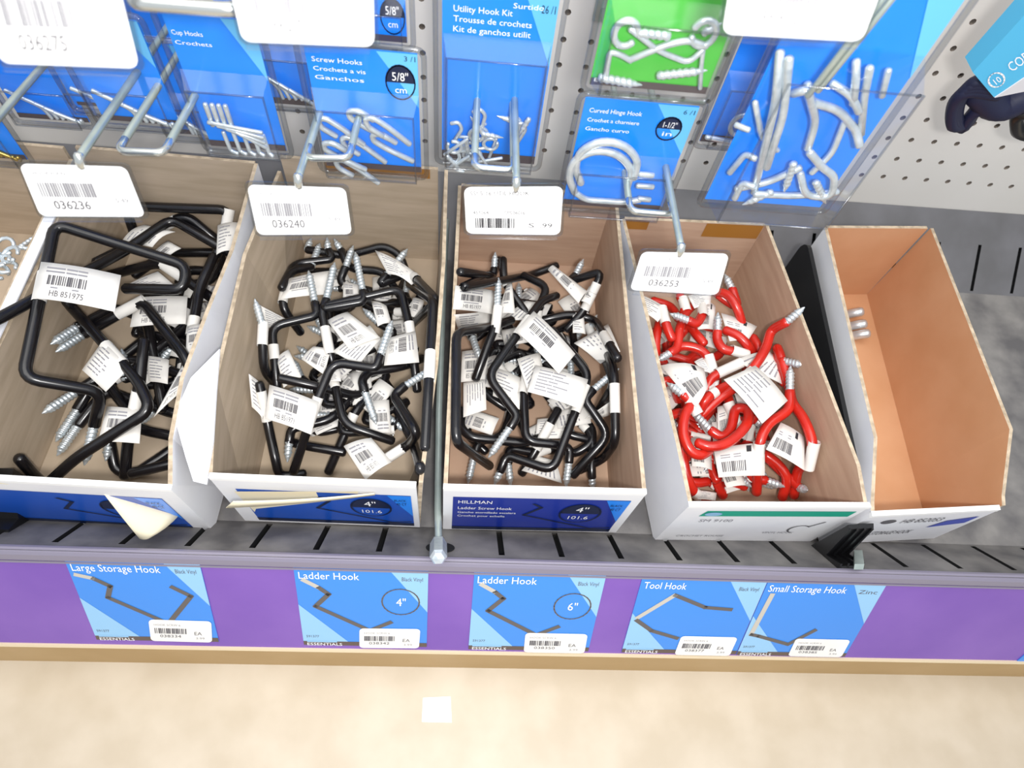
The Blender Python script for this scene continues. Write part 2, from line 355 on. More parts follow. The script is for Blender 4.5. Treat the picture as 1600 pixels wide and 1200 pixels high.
# ------------------------------------------------------------------ hook boxes
TH = 0.13
def panel(name, loop, inner, outer, parent, edge='card_edge'):
    """card panel: loop seen from inside the box; the other face is the printed outside"""
    loop = [V(p) for p in loop]; n = V((0, 0, 0))
    for i in range(len(loop)): n += loop[i].cross(loop[(i+1) % len(loop)])
    n.normalize(); L = len(loop); mm = MB(); mm.v = loop + [p-n*TH for p in loop]
    mm.face(tuple(range(L)), 0); mm.face(tuple(range(2*L-1, L-1, -1)), 1)
    for i in range(L): j = (i+1) % L; mm.face((i, L+i, L+j, j), 2)
    return mm.build(name, [inner, outer, edge], parent)
def hook_box(lab, fl, fr, depth, hf, hr, inner, kl=None, kr=None, wl=(0, 0), wr=(0, 0), shift=0.0):
    """fl, fr: front lower corners on the deck; kl/kr: side outline as (along, height) points; wl/wr: lean of side tops"""
    fl, fr = V(fl), V(fr); fl.z = fr.z = 0.02; X = (fr-fl).normalized(); Y = V((-X.y, X.x, 0)); W = (fr-fl).length; Z = V((0, 0, 1))
    P = lambda x, y, z: fl + X*x + Y*y + Z*z + X*(shift*y)
    t = thing('hook_box', lab, 'box', P(W/2, depth/2, 0), 'open hook boxes on the shelf')
    panel('bottom_panel', [P(0, 0, TH), P(W, 0, TH), P(W, depth, TH), P(0, depth, TH)], inner, 'card_white', t)
    kl = kl or [(0, hf), (depth, hr)]; kr = kr or [(0, hf), (depth, hr)]
    e = 0.002
    def side(k, x, sg, lean):
        mm = MB(); q = []
        for pt in k:
            y, z = pt[0], pt[1]; dx = pt[2] if len(pt) > 2 else lean[0]+(lean[1]-lean[0])*y/depth
            a, b = P(x, y, TH+e), P(x+dx, y, z); o = X*(sg*TH); q.append((a, b, a+o, b+o))
        n = 0; mm.v = [c for r4 in q for c in r4]
        fl_ = lambda idx: idx if sg < 0 else idx[::-1]
        for i in range(len(q)-1):
            a = 4*i; b = a+4
            mm.face(fl_((a, a+1, b+1, b)), 0); mm.face(fl_((a+2, b+2, b+3, a+3)), 1); mm.face(fl_((a+1, a+3, b+3, b+1)), 2); mm.face(fl_((a, b, b+2, a+2)), 2)
        b = 4*(len(q)-1); mm.face(fl_((0, 2, 3, 1)), 2); mm.face(fl_((b, b+1, b+3, b+2)), 2)
        return mm.build('side_panel', [inner, 'card_white', 'card_edge'], t)
    lp = side(kl, 0, -1, wl); rp = side(kr, W, 1, wr)
    bp = panel('back_panel', [P(W-e, depth, TH+e), P(W-e, depth, hr-0.02), P(e, depth, hr-0.02), P(e, depth, TH+e)], inner, 'card_white', t)
    fp = panel('front_panel', [P(-TH, 0, TH+e), P(W+TH, 0, TH+e), P(W+TH, 0, hf), P(-TH, 0, hf)][::-1], inner, 'card_white', t, 'card_white')
    m = MB(); a = 0.16
    pr = [(-TH-0.02, hf-a), (-TH-0.02, hf+0.025), (0.02, hf+0.025), (0.02, hf-a*0.6)]
    n = len(m.v)
    for x in (-TH, W+TH):
        for y, z in pr: m.v.append(P(x, y, z))
    for i in range(4): j = (i+1) % 4; m.face((n+i, n+j, n+4+j, n+4+i))
    m.face((n, n+3, n+2, n+1)); m.face((n+4, n+5, n+6, n+7)); m.build('folded_front_edge', 'label_white', t)
    f = lambda x, y: P(x*W, -TH-0.012, y*hf)
    P.inside = lambda p, mg: (mg+min(0, wl[1])*p.z/4.5 <= (p-fl).dot(X)-shift*(p-fl).dot(Y) <= W-mg+max(0, wr[1])*p.z/4.5) and mg <= (p-fl).dot(Y) <= depth-mg
    return t, P, W, f, dict(front=fp, left=lp, right=rp, back=bp)
def box_label(t, f, P, W, hf, x0, x1, y0, y1, col, title, size, mm_, peel=None):
    g = lambda x, y: f(x0+(x1-x0)*x, y0+(y1-y0)*y) + (f(0, 0)-P(0, 0, 0)).normalized()*0.012
    g2 = lambda x, y: g(x, y) + (f(0, 0)-P(0, 0, 0)).normalized()*0.012
    m = MB(); m.quad(f(x0, y0), f(x1, y0), f(x1, y1), f(x0, y1)); lb = m.build('printed_label', col, t)
    m = MB(); m.poly([g(0.86, 1), g(1, 0.35), g(1, 1)]); m.build('pale_corner', 'pack_blue', t)
    m = MB(); m.quad(g(0, 0), g(1, 0), g(1, 0.1), g(0, 0.1)); m.poly([g2(*p) for p in ellipse(0.75, 0.6, 0.12, 0.28, 0, 180, 14)]); m.flatline(g2, ellipse(0.75, 0.6, 0.12, 0.28), 0.012)
    hp = [(0.46, 0.86), (0.51, 0.76), (0.42, 0.52), (0.86, 0.12), (0.98, 0.16)]
    m.flatline(g2, hp, 0.022); m.build('hook_print', 'ring_navy', t)
    m = MB(); g3 = lambda x, y: g2(x, y) + (f(0, 0)-P(0, 0, 0)).normalized()*0.01
    if title:
        for k, st in enumerate(title): text(m, g3, st, 0.03, (0.85, 0.68, 0.56, 0.45)[k], (0.19, 0.31, 0.34, 0.28)[k], (0.09, 0.08, 0.06, 0.06)[k])
    text(m, g3, size, 0.715, 0.66, 0.07, 0.15); text(m, g3, mm_, 0.69, 0.44, 0.12, 0.1)
    m.build('lettering', 'label_white', t)
    m = MB(); text(m, g3, 'BLACK', 0.90, 0.84, 0.07, 0.06); text(m, g3, '40 CT', 0.91, 0.72, 0.06, 0.08); m.build('small_print', 'ring_navy', t)
# box of large storage hooks (left), two ladder hook boxes, red hook box, nearly empty box
B1, P1, W1, f1, q1 = hook_box('cardboard box of large black storage hooks with a peeling blue front label',
    pz(60, 811)-V((0.5, 0, 0)), pz(332, 826), 12.0, 4.3, 5.4, 'card_grey_tan', kl=[(0, 4.3), (8, 4.4), (12, 4.9)], kr=[(0, 4.3, 0), (1.5, 4.2, -0.45), (3.5, 4.4, -0.6), (6, 4.5, -0.45), (8.5, 4.7, -0.2), (12, 5.4, 0)], shift=0.015)
box_label(B1, f1, P1, W1, 4.3, -0.02, 0.93, 0.08, 0.80, 'box_blue', None, '4"', '101.6')
B2, P2, W2, f2, q2 = hook_box('cardboard box of small black ladder hooks with a half peeled 4 inch label',
    pz(392, 810), pz(651, 820), 12.0, 4.3, 5.4, 'card_grey_tan', kl=[(0, 4.3, -0.05), (3, 4.4, -0.55), (8, 4.6, -0.6), (12, 4.7, -0.1)], kr=[(0, 4.3, 0.2), (4, 4.6, 0.4), (8, 5.0, 0.4), (12, 5.4, 0.25)], wl=(-0.3, -0.4), wr=(0.3, 0.35))
box_label(B2, f2, P2, W2, 4.3, 0.07, 0.99, 0.08, 0.80, 'box_blue', None, '4"', '101.6')
B3, P3, W3, f3, q3 = hook_box('cardboard box of black ladder hooks with an intact dark blue 4 inch label',
    pz(698, 823), pz(955, 828), 12.1, 4.3, 4.6, 'card_tan', shift=0.005)
box_label(B3, f3, P3, W3, 4.3, 0.03, 0.97, 0.06, 0.84, 'box_navy', ['HILLMAN', 'Ladder Screw Hook', 'Gancho atornillado escalera', 'Crochet pour echelle'], '4"', '101.6')
B4, P4, W4, f4, q4 = hook_box('white and brown cardboard box of red vinyl hooks with a green front stripe',
    pz(1024, 842), pz(1257, 842), 11.5, 4.1, 4.3, 'card_tan', kl=[(0, 4.1), (2, 4.25), (11.5, 4.3)], kr=[(0, 4.0), (1.2, 4.35), (11.5, 4.3)], shift=-0.08)
B5, P5, W5, f5, q5 = hook_box('nearly empty white box with an orange brown inside, rightmost on the shelf',
    pz(1281, 847)+V((0, 0, 0)), pz(1448, 838), 11.3, 3.6, 4.6, 'card_orange', kl=[(0, 3.6), (0.3, 3.7), (2.2, 4.6), (11.3, 4.6)], kr=[(0, 3.6), (0.3, 3.7), (2.2, 4.9), (11.3, 4.6)], wr=(0.25, 0.1), shift=0.13)
# print on the fronts of the two white boxes
m = MB(); m.quad(f4(0.09, 0.76), f4(0.98, 0.76), f4(0.985, 0.89), f4(0.11, 0.89)); m.build('green_stripe', 'teal', B4)
nb = lambda f, d=0.014: (lambda x, y: f(x, y)+V((0, -d, 0)))
m = MB(); g = nb(f4); m.flatline(g, ellipse(0.80, 0.42, 0.06, 0.1, 40, 250, 10), 0.012, 1); m.flatline(g, [(0.84, 0.49), (0.9, 0.62)], 0.012, 1)
text(m, g, 'SM 9100', 0.12, 0.62, 0.2, 0.07, 0); text(m, g, 'CROCHET ROUGE', 0.08, 0.2, 0.3, 0.05, 0); text(m, g, 'VINYL HOOK', 0.6, 0.3, 0.2, 0.05, 0)
m.build('print', ['pale_ink', 'ink'], B4)
m = MB(); m.poly([nb(f4, 0.02)(*p) for p in ellipse(0.16, 0.825, 0.05, 0.045)]); m.build('round_emblem', 'label_pale', B4)
m = MB(); g = nb(f5); m.poly([g(*p) for p in ellipse(0.22, 0.78, 0.06, 0.06)], 0); text(m, g, 'HB 852053', 0.34, 0.72, 0.34, 0.12, 0)
text(m, g, 'SMALL STORAGE HOOK', 0.12, 0.34, 0.5, 0.12, 0); m.build('print', 'ink', B5)
m = MB(); m.quad(g(0.68, 0.52), g(0.96, 0.62), g(0.97, 0.82), g(0.75, 0.72)); m.build('blue_patch', 'pen_blue', B5)
# pen lettering frame on the outer left side of the empty box
m = MB(); gs = lambda x, y: P5(-TH-0.014, x, y)
m.flatline(gs, [(8.4, 2.3), (8.4, 3.0), (2.6, 3.0), (2.6, 2.3), (8.4, 2.3)], 0.05)
text(m, lambda x, y: gs(8.2-x, y), 'STORAGE HOOK ZINC', 0, 2.45, 5.2, 0.32); m.build('outlined_lettering', 'pen_blue', B5)
# brown tape over the rear corners
def tape(t, P, x0, x1, y, z0, z1):
    mm = MB(); mm.quad(P(x0, y-0.015, z0), P(x1, y-0.015, z0), P(x1, y-0.015, z1), P(x0, y-0.015, z1)); mm.build('packing_tape', 'tape', t)
tape(B2, P2, 1.6, W2-0.3, 12.0, 4.9, 5.36); tape(B4, P4, 0.05, 1.0, 11.5, 3.75, 4.26); tape(B4, P4, W4-2.4, W4-0.05, 11.5, 3.5, 4.26); tape(B3, P3, W3-2.6, W3-0.05, 12.1, 4.2, 4.57)
# peeled front label of the left box, curled label of the second box, torn side flap
def sheet(mm, c, nu, nv, bulge, th=0.02, mi=0, bulge_v=0.0):
    """thin curved sheet over four corners tl, tr, br, bl (bilinear, bulged); returns a 2D map on its upper face"""
    tl, tr, br, bl = [V(p) for p in c]; n = (tr-tl).cross(tl-bl).normalized()
    def f(x, y, d=0.0):
        p = (tl*(1-x)+tr*x)*y + (bl*(1-x)+br*x)*(1-y)
        return p + n*(bulge*math.sin(math.pi*x)+bulge_v*math.sin(math.pi*y)+d)
    k = len(mm.v); w = nu+1
    for d in (0, -th):
        for j in range(nv+1):
            for i in range(nu+1): mm.v.append(f(i/nu, j/nv, d))
    o = w*(nv+1)
    for j in range(nv):
        for i in range(nu):
            a = k+j*w+i; mm.face((a, a+1, a+w+1, a+w), mi, True); mm.face((a+o, a+o+w, a+o+w+1, a+o+1), mi, True)
    for i in range(nu):
        a = k+i; mm.face((a, a+o, a+o+1, a+1), mi); b = k+nv*w+i; mm.face((b, b+1, b+o+1, b+o), mi)
    for j in range(nv):
        a = k+j*w; mm.face((a, a+w, a+w+o, a+o), mi); b = a+nu; mm.face((b, b+o, b+w+o, b+w), mi)
    return f
def pf(u, v, y0, out): return py(u, v, y0-out)
y1 = P1(0, 0, 0).y-TH
m = MB(); m.poly([pf(0, 756, y1, 0.04), pf(158, 768, y1, 0.04), pf(175, 775, y1, 0.05), pf(285, 803, y1, 0.05), pf(316, 818, y1, 0.03), pf(274, 765, y1, 0.03), pf(0, 752, y1, 0.03)][::-1]); m.build('bare_card_patch', 'cream_paper', B1)
m = MB(); sheet(m, (pf(160, 769, y1, 0.06), pf(282, 803, y1, 0.06), pf(232, 842, y1, 0.95), pf(218, 842, y1, 0.95)), 6, 4, 0.05, bulge_v=0.12); m.build('peeled_label_corner', 'cream_paper', B1)
y2 = P2(0, 0, 0).y-TH
m = MB(); m.poly([pf(366, 768, y2, 0.03), pf(398, 800, y2, 0.03), pf(400, 795, y2, 0.03), pf(556, 778, y2, 0.03), pf(560, 768, y2, 0.03)]); m.build('bare_card_patch', 'cream_paper', B2)
m = MB(); sheet(m, (pf(364, 784, y2, 0.5), pf(585, 771, y2, 0.1), pf(586, 774, y2, 0.1), pf(353, 794, y2, 0.5)), 6, 2, 0.06); m.build('curled_label_edge', 'cream_paper', B2)
tp = lambda y, z, dx=0.0: P1(W1+dx, y, z)
m = MB()
m.slab([pz(343, 545, 4.75), pz(298, 590, 4.45), pz(272, 650, 4.2), pz(290, 715, 4.1), pz(302, 752, 4.15), pz(322, 757, 4.33), pz(333, 690, 4.42), pz(338, 610, 4.52)], 0.06)
m.build('bent_side_flap', 'card_white', B1)
m = MB(); m.slab([P1(-0.42, 1.2, 4.36), P1(-0.02, 1.2, 4.40), P1(-0.02, 10.5, 4.78), P1(-0.42, 10.5, 4.72)], 0.05); m.build('folded_top_edge', 'card_white', B1)
# neighbouring box at the left edge of the frame
B0, P0, W0, f0, q0 = hook_box('grey tan cardboard box cut off by the left edge of the photo', P1(-6.6, 0.2, 0), P1(-0.55, 0.2, 0), 11.9, 4.2, 5.2, 'card_grey_tan', kl=[(0, 4.2), (11.9, 4.4)], kr=[(0, 4.2), (11.9, 4.7)], shift=0.015)
# shipping tape strip and bump marks are left to the materials
# ------------------------------------------------------------------ dividers
dv = thing('rod_divider', 'silver steel rod ending in a hex nut between the two ladder hook boxes', 'divider', hit(687, 858, FOOT, RN))
m = MB(); a = hit(686, 862, FOOT+RN*0.35, RN); m.tube([a, pz(684, 800, 1.6), pz(686, 640, 2.3), pz(694, 420, 2.5), pz(698, 345, 2.5)], 0.12, 10); m.build('rod', 'steel_wire', dv)
m = MB(); b = hit(685, 849, FOOT+RN*0.5, RN); c = hit(685, 870, FOOT+RN*0.5, RN); m.tube([b, c], 0.27, 6); n_ = m.build('hex_nut', 'zinc', dv)
n_.data.polygons.foreach_set('use_smooth', [False]*len(n_.data.polygons))
m = MB(); cc = hit(688, 856, FOOT+RN*0.02, RN); ux = V((1, 0, 0)); uy = (FOOT-LIP).normalized()
m.slab([cc+ux*0.48*math.cos(math.radians(a))+uy*0.4*math.sin(math.radians(a)) for a in range(0, 360, 18)][::-1], 0.02); m.build('nut_hole', 'slot_black', sh)
def black_divider(lab, P, W, x, y0, y1, hh, th, gx):
    t = thing('shelf_divider', lab, 'divider', P(x, y0, 0), 'black plastic shelf dividers')
    pr = [(y0, 0.05), (y1, 0.05), (y1, hh-0.7)] + [(y1-0.5+0.5*math.cos(math.radians(k)), hh-0.7+0.7*math.sin(math.radians(k))) for k in (20, 45, 70, 90)] + [(y0+1.2, hh), (y0, hh-1.4)]
    mm = MB(); mm.slab([P(x, y, z) for y, z in pr], th); mm.build('blade', 'black_plastic', t)
    return t
d1 = black_divider('black plastic divider with ribbed foot between red hook box and empty box', P5, W5, -0.42, 0.5, 11.3, 3.95, 0.16, 0)
m = MB()
prf = [(-0.22, 0.03), (-0.22, 3.0), (-0.36, 2.95), (-0.75, 1.15), (-1.35, 2.0), (-1.5, 1.95), (-0.95, 1.2)]
n = len(m.v); m.v += [P5(-0.62, y, z) for y, z in prf] + [P5(0.28, y, z) for y, z in prf]; L = len(prf)
for i in range(L): j = (i+1) % L; m.face((n+i, n+j, n+L+j, n+L+i))
m.face(tuple(range(n, n+L))[::-1]); m.face(tuple(range(n+L, n+2*L))); m.build('foot', 'black_plastic', d1)
for k in range(4):
    x = -0.56+k*0.27; m = MB()
    m.slab([P5(x, -0.32, 2.95), P5(x, -0.42, 3.0), P5(x, -0.8, 1.34), P5(x, -1.3, 2.12), P5(x, -1.4, 2.0), P5(x, -0.75, 1.1)], 0.07); m.build('rib', 'black_plastic', d1)
m = MB(); m.slab([hit(*p, FOOT+RN*0.22, RN) for p in ((1333, 868), (1346, 868), (1349, 890), (1334, 890))], 0.2); m.build('end_tab', 'steel_wire', d1)
d0 = thing('shelf_divider', 'black plastic divider foot at the lower left edge of the photo', 'divider', pz(5, 815, 0.4), 'black plastic shelf dividers')
m = MB()
pts = [(y, z) for y, z in ((7.9, 0.03), (7.9, 2.1), (7.4, 2.0), (6.6, 0.95), (6.15, 1.25), (6.0, 1.1), (6.7, 0.2))]
for xx in (pz(-40, 810, 1).x, pz(28, 810, 1).x): m.v += [V((xx, y, z)) for y, z in pts]
L = len(pts)
for i in range(L): j = (i+1) % L; m.face((i, j, L+j, L+i))
m.face(tuple(range(L))[::-1]); m.face(tuple(range(L, 2*L))); m.build('foot', 'black_plastic', d0)
# small white sticker lying on the floor
m = MB(); m.slab([pz(u, v, FLOOR+0.03) for u, v in ((659, 1128), (706, 1129), (704, 1088), (661, 1090))], 0.02)
tag(m.build('sticker', 'label_white', None, org=pz(682, 1108, FLOOR)), 'small white square sticker lying on the beige floor', 'sticker')
# ------------------------------------------------------------------ hooks
BOX = {'P': None}
def place(p, mg):
    z = p[2]; q = pz(*p)
    while BOX['P'] is not None and z < 4.6 and not BOX['P'].inside(q, mg): z += 0.08; q = pz(p[0], p[1], z)
    return q
def path_of(pts, mg=0.3): return [p if isinstance(p, V) else place(p, mg) for p in pts]
def thread_mesh(mm, tip, root, r):
    d = root-tip; L = d.length; pitch = 0.135; n = max(8, int(L/pitch*4)); cone = 0.32
    pts = [tip+d*i/n for i in range(n+1)]
    def rf(i, th):
        s = i/n*L; tp = min(1, 0.15+s/cone); ph = (s/pitch - th/(2*math.pi)) % 1
        return r*tp*(0.80+0.28*(1-abs(2*ph-1)))
    mm.tube(pts, r, 9, 0, True, rf)
ROD = {'black': ('black_vinyl', 0.165), 'large': ('black_vinyl', 0.19), 'red': ('red_vinyl', 0.185)}
def paper_tag(par, c, bulge, seed, near, rr, code, sty=0):
    """a folded paper label: flag sheet with barcode and lines, plus the sleeve wrapped round the rod; near = rod centre line"""
    c = [p if isinstance(p, V) else place(p, 0.06) for p in c]
    if (c[1]-c[0]).cross(c[0]-c[3]).dot(CAM-c[0]) < 0: c = [c[1], c[0], c[3], c[2]]
    m = MB(); f = sheet(m, c, 6, 3, bulge, 0.015); t = m.build('paper_tag', 'paper', par)
    g = lambda x, y: f(x, y, 0.008); m = MB(); rn = random.Random(seed)
    if sty == 0:
        barcode(m, g, 0.14, 0.40, 0.50, 0.26, 0, 18, seed)
        if code: text(m, g, code, 0.2, 0.10, 0.42, 0.16, 0)
        for k, y in enumerate((0.84, 0.74)): m.quad(g(0.1, y), g(0.34, y), g(0.34, y+0.045), g(0.1, y+0.045), 1); m.quad(g(0.36, y), g(0.62, y), g(0.62, y+0.045), g(0.36, y+0.045), 1)
        m.quad(g(0.2, 0.31), g(0.55, 0.31), g(0.55, 0.345), g(0.2, 0.345), 1)
    elif sty == 1:
        for k in range(7):
            y = 0.85-k*0.115; w = 0.3+0.35*rn.random()
            for a, b in ((0.1, 0.1+w*0.5), (0.12+w*0.5, 0.1+w)): m.quad(g(a, y), g(b, y), g(b, y+0.04), g(a, y+0.04), 1)
    else:
        m.quad(g(0.62, 0.75), g(0.72, 0.75), g(0.72, 0.95), g(0.62, 0.95), 2); barcode(m, g, 0.1, 0.16, 0.5, 0.34, 0, 13, seed)
        for y in (0.62, 0.7): m.quad(g(0.1, y), g(0.5, y), g(0.5, y+0.035), g(0.1, y+0.035), 1)
    m.build('print', ['ink', 'pale_ink', 'black_ink'], t)
    mids = [((c[i]+c[(i+1) % 4])/2, (c[i]-c[(i+1) % 4]).length) for i in range(4)]
    best = None
    for q, L in mids:
        for i in range(1, len(near)-1):
            d = (near[i]-q).length
            if best is None or d < best[0]: best = (d, i, L)
    if best and best[0] < 1.2:
        i = best[1]; L = min(best[2], 1.1); p = near[i]; d = (near[i+1]-near[i-1]).normalized()
        m = MB(); m.tube([p-d*L/2, p-d*L/6, p+d*L/6, p+d*L/2], rr+0.025, 10, 0, False); m.build('tag_sleeve', 'paper', par)
HK = {}
def hook(kind, label, pts, tags=(), group=None, rad=0.45, thread=True, code=None, sty=0):
    mt, r = ROD[kind]; P = path_of(pts)
    if thread and not isinstance(pts[0], V) and P[0].z > P[1].z+0.6:
        if P[0].z < 3.7: P[1] = pz(pts[1][0], pts[1][1], P[0].z-0.35)
        else: P[0] = pz(pts[0][0], pts[0][1], P[1].z+0.6)
    nm = {'black': 'ladder_hook', 'large': 'storage_hook', 'red': 'bicycle_hook'}[kind]
    t = thing(nm, label, 'hook', min(P, key=lambda p: p.z), group)
    body = P[1:] if thread else P
    line = (catmull(body) if len(body) > 2 else body) if kind == 'red' else fillet(body, rad)
    if len(line) < 6:
        q = []
        for a, b in zip(line, line[1:]): q += [a.lerp(b, k/4) for k in range(4)]
        line = q+[line[-1]]
    m = MB(); m.tube(line, r, 10); m.build('coated_rod', mt, t)
    if thread: m = MB(); thread_mesh(m, P[0], P[1], r*0.86); m.build('screw_thread', 'zinc', t)
    fine = []
    for a, b in zip(line, line[1:]):
        k = max(1, int((b-a).length/0.25)); fine += [a.lerp(b, j/k) for j in range(k)]
    fine.append(line[-1])
    for tg in tags:
        c, z, bu = tg[0], tg[1], tg[2] if len(tg) > 2 else 0.08
        zz = z if isinstance(z, (list, tuple)) else [z]*4
        paper_tag(t, [(p[0], p[1], q) for p, q in zip(c, zz)], bu, int(c[0][0]), fine, r, tg[4] if len(tg) > 4 else code, tg[3] if len(tg) > 3 else sty)
    return t
GL, GB2, GB3, GR = 'black storage hooks in the left box', 'black ladder hooks in the box with the peeled label', 'black ladder hooks in the box with the intact blue label', 'red hooks in the fourth box'
BOX['P'] = P1; A_ = 'black storage hook '
hook('large', A_+'lying open on top of left box, large barcode tag', [(132, 727, 1.4), (147, 665, 1.9), (159, 612, 2.9), (36, 591, 4.1), (86, 350, 4.8), (292, 415, 3.8), (287, 453, 3.6), (196, 451, 3.3)],
    [(((64, 409), (189, 430), (179, 487), (50, 465)), 5.0, 0.1, 0, 'HB 851975')], GL)
hook('large', A_+'poking out over the left wall of the leftmost full box', [(-70, 530, 5.2), (-10, 502, 4.9), (195, 392, 2.8), (268, 342, 2.6), (372, 402, 2.4)], (), GL, thread=False)
hook('large', A_+'along the back wall of the left box, right end bent down', [(215, 380, 1.6), (195, 322, 2.2), (359, 328, 2.8), (348, 378, 2.4), (300, 480, 1.6)],
    [(((340, 352), (380, 349), (366, 392), (338, 398)), 3.0, 0.12, 1)], GL, thread=False)
hook('large', A_+'with cream tag and V bend pointing right in left box', [(104, 470, 2.0), (112, 480, 2.2), (216, 596, 2.7), (236, 640, 2.7), (118, 716, 1.9), (70, 760, 1.2)],
    [(((160, 533), (202, 575), (165, 612), (128, 578)), 2.75, 0.16, 1)], GL, thread=False)
hook('large', A_+'making an arch over a lined white tag in the left box', [(87, 550, 1.3), (131, 522, 1.5), (222, 470, 2.5), (292, 560, 2.6), (312, 630, 2.0)],
    [(((212, 465), (293, 463), (290, 506), (203, 511)), 2.2, 0.06, 0, 'HB 851975')], GL)
hook('large', A_+'with rounded end standing upright amid the left box', [(225, 533, 2.9), (218, 603, 2.5), (200, 690, 1.2), (195, 745, 0.5)],
    [(((167, 635), (222, 641), (218, 693), (153, 690)), 2.1, 0.06, 0)], GL, thread=False)
hook('large', A_+'slanting to right wall behind the arch in left box', [(170, 430, 1.3), (250, 410, 2.0), (346, 476, 2.0), (370, 520, 1.2)], [(((195, 447), (247, 424), (277, 450), (235, 450)), 1.9, 0.05, 1)], GL, thread=False)
hook('large', A_+'with wrapped tag standing by right wall of left box', [(335, 400, 2.6), (312, 450, 2.4), (300, 520, 2.2), (285, 610, 1.2)], [(((292, 510), (325, 508), (322, 552), (290, 556)), 2.5, 0.1, 0)], GL, thread=False)
hook('large', A_+'with curled white tag below back wall of left box', [(150, 410, 1.2), (200, 385, 1.6), (290, 335, 2.0), (350, 385, 1.8)], [(((190, 377), (226, 351), (274, 362), (238, 386)), 2.5, 0.16, 1), (((236, 398), (262, 376), (283, 388), (262, 402)), 2.2, 0.05, 0)], GL, thread=False)
hook('large', A_+'with nearer screw of the screw pair, left box', [(79, 538, 1.2), (121, 511, 1.4), (180, 480, 1.5), (230, 500, 1.3), (255, 640, 0.8)], [(((292, 558), (306, 575), (286, 610), (240, 652)), 2.3, 0.05, 0, '851975')], GL)
hook('large', A_+'with the screw pointing lower left, uppermost of three front screws', [(66, 646, 0.6), (120, 612, 0.8), (200, 560, 1.0), (300, 590, 0.9), (310, 640, 0.8)], [(((230, 556), (264, 562), (262, 600), (232, 596)), 1.5, 0.05, 1)], GL)
hook('large', A_+'with the screw pointing lower left, middle of three front screws', [(87, 690, 0.5), (121, 640, 0.7), (150, 590, 0.9), (240, 520, 0.9), (300, 560, 0.8)], (), GL)
hook('large', A_+'with the screw pointing lower left, lowest of three front screws', [(89, 712, 0.4), (123, 664, 0.6), (165, 610, 0.6), (280, 650, 0.6), (320, 600, 0.5)], (), GL)
hook('large', A_+'lying on bottom by front right corner of left box', [(165, 720, 0.9), (172, 690, 1.0), (180, 735, 0.5), (210, 742, 0.4), (290, 688, 0.5), (322, 650, 0.7)], (), GL)
hook('large', A_+'lying flat behind the bent flap of the left box', [(205, 740, 0.8), (288, 720, 0.9), (312, 690, 0.9), (220, 672, 0.9), (190, 650, 0.8)], (), GL, thread=False)
hook('large', A_+'showing only a round tip at front left of left box', [(30, 716, 1.0), (60, 750, 0.5), (80, 765, 0.3)], (), GL, thread=False)
hook('large', A_+'with a bluish screw standing in the middle of the left box', [(190, 545, 1.8), (196, 592, 1.4), (230, 560, 1.0), (300, 500, 1.0), (280, 440, 0.9)], (), GL)
hook('large', A_+'lying deep at the back right of the left box', [(225, 460, 0.8), (330, 440, 0.9), (350, 395, 1.0), (260, 395, 0.9), (210, 430, 0.8)], (), GL, thread=False)
# -- second box: small ladder hooks
BOX['P'] = P2; A_ = 'black ladder hook '; Z2 = 'peeled label box'
hook('black', A_+'square bend at left, screw pointing up, '+Z2, [(482, 423, 2.8), (492, 473, 2.6), (496, 493, 2.5), (424, 510, 2.4), (431, 580, 2.0), (436, 640, 1.2)], [(((432, 560), (451, 546), (471, 589), (443, 606)), 2.2, 0.06, 1)], GB2)
hook('black', A_+'with right leaning screw, short of centre, '+Z2, [(523, 410, 2.9), (510, 468, 2.6), (503, 487, 2.5), (515, 550, 2.2), (528, 600, 1.4)], [(((511, 501), (543, 487), (594, 527), (546, 546)), 2.4, 0.06, 0, 'HB 851971')], GB2)
hook('black', A_+'with tallest centre screw, bent square to right, '+Z2, [(555, 394, 3.0), (567, 455, 2.7), (569, 471, 2.65), (507, 482, 2.6), (510, 478, 2.6), (626, 451, 2.7), (642, 520, 2.6), (652, 610, 1.9)], [(((649, 517), (655, 566), (600, 571), (606, 528)), 2.75, 0.08, 0, 'HB 851971')], GB2)
hook('black', A_+'arching in front, barcode tag at lower left, '+Z2, [(613, 501, 3.3), (594, 556, 3.0), (588, 576, 2.9), (520, 566, 2.9), (490, 640, 2.5), (459, 737, 1.0)], [(((421, 601), (498, 628), (486, 679), (414, 654)), 2.9, 0.08, 0, 'HB 851971')], GB2)
hook('black', A_+'with a screw pointing down in the middle, '+Z2, [(588, 663, 2.0), (570, 612, 2.4), (565, 594, 2.4), (576, 581, 2.4), (630, 573, 2.2), (660, 560, 1.6)], (), GB2)
hook('black', A_+'screw towards right wall, curled front tag, '+Z2, [(683, 572, 2.9), (633, 603, 2.6), (615, 618, 2.5), (652, 676, 2.3), (640, 694, 2.2), (596, 722, 1.8)], [(((537, 697), (580, 684), (612, 722), (571, 750)), 2.2, 0.12, 0, 'HB 851971')], GB2)
hook('black', A_+'with a rounded free end pointing right in front, '+Z2, [(505, 545, 1.6), (520, 590, 2.0), (538, 664, 1.9), (613, 689, 1.5)], [(((514, 577), (532, 577), (533, 596), (516, 597)), 2.25, 0.05, 1)], GB2, thread=False)
hook('black', A_+'standing along the right wall with a wrapped tag, '+Z2, [(640, 445, 1.6), (677, 470, 2.4), (672, 560, 2.4), (664, 700, 1.2)], [(((664, 552), (679, 552), (678, 597), (662, 597)), 2.65, 0.06, 0)], GB2, thread=False)
hook('black', A_+'bent down the front right corner, '+Z2, [(620, 640, 1.2), (645, 690, 1.2), (657, 732, 0.9), (643, 762, 0.6)], (), GB2, thread=False)
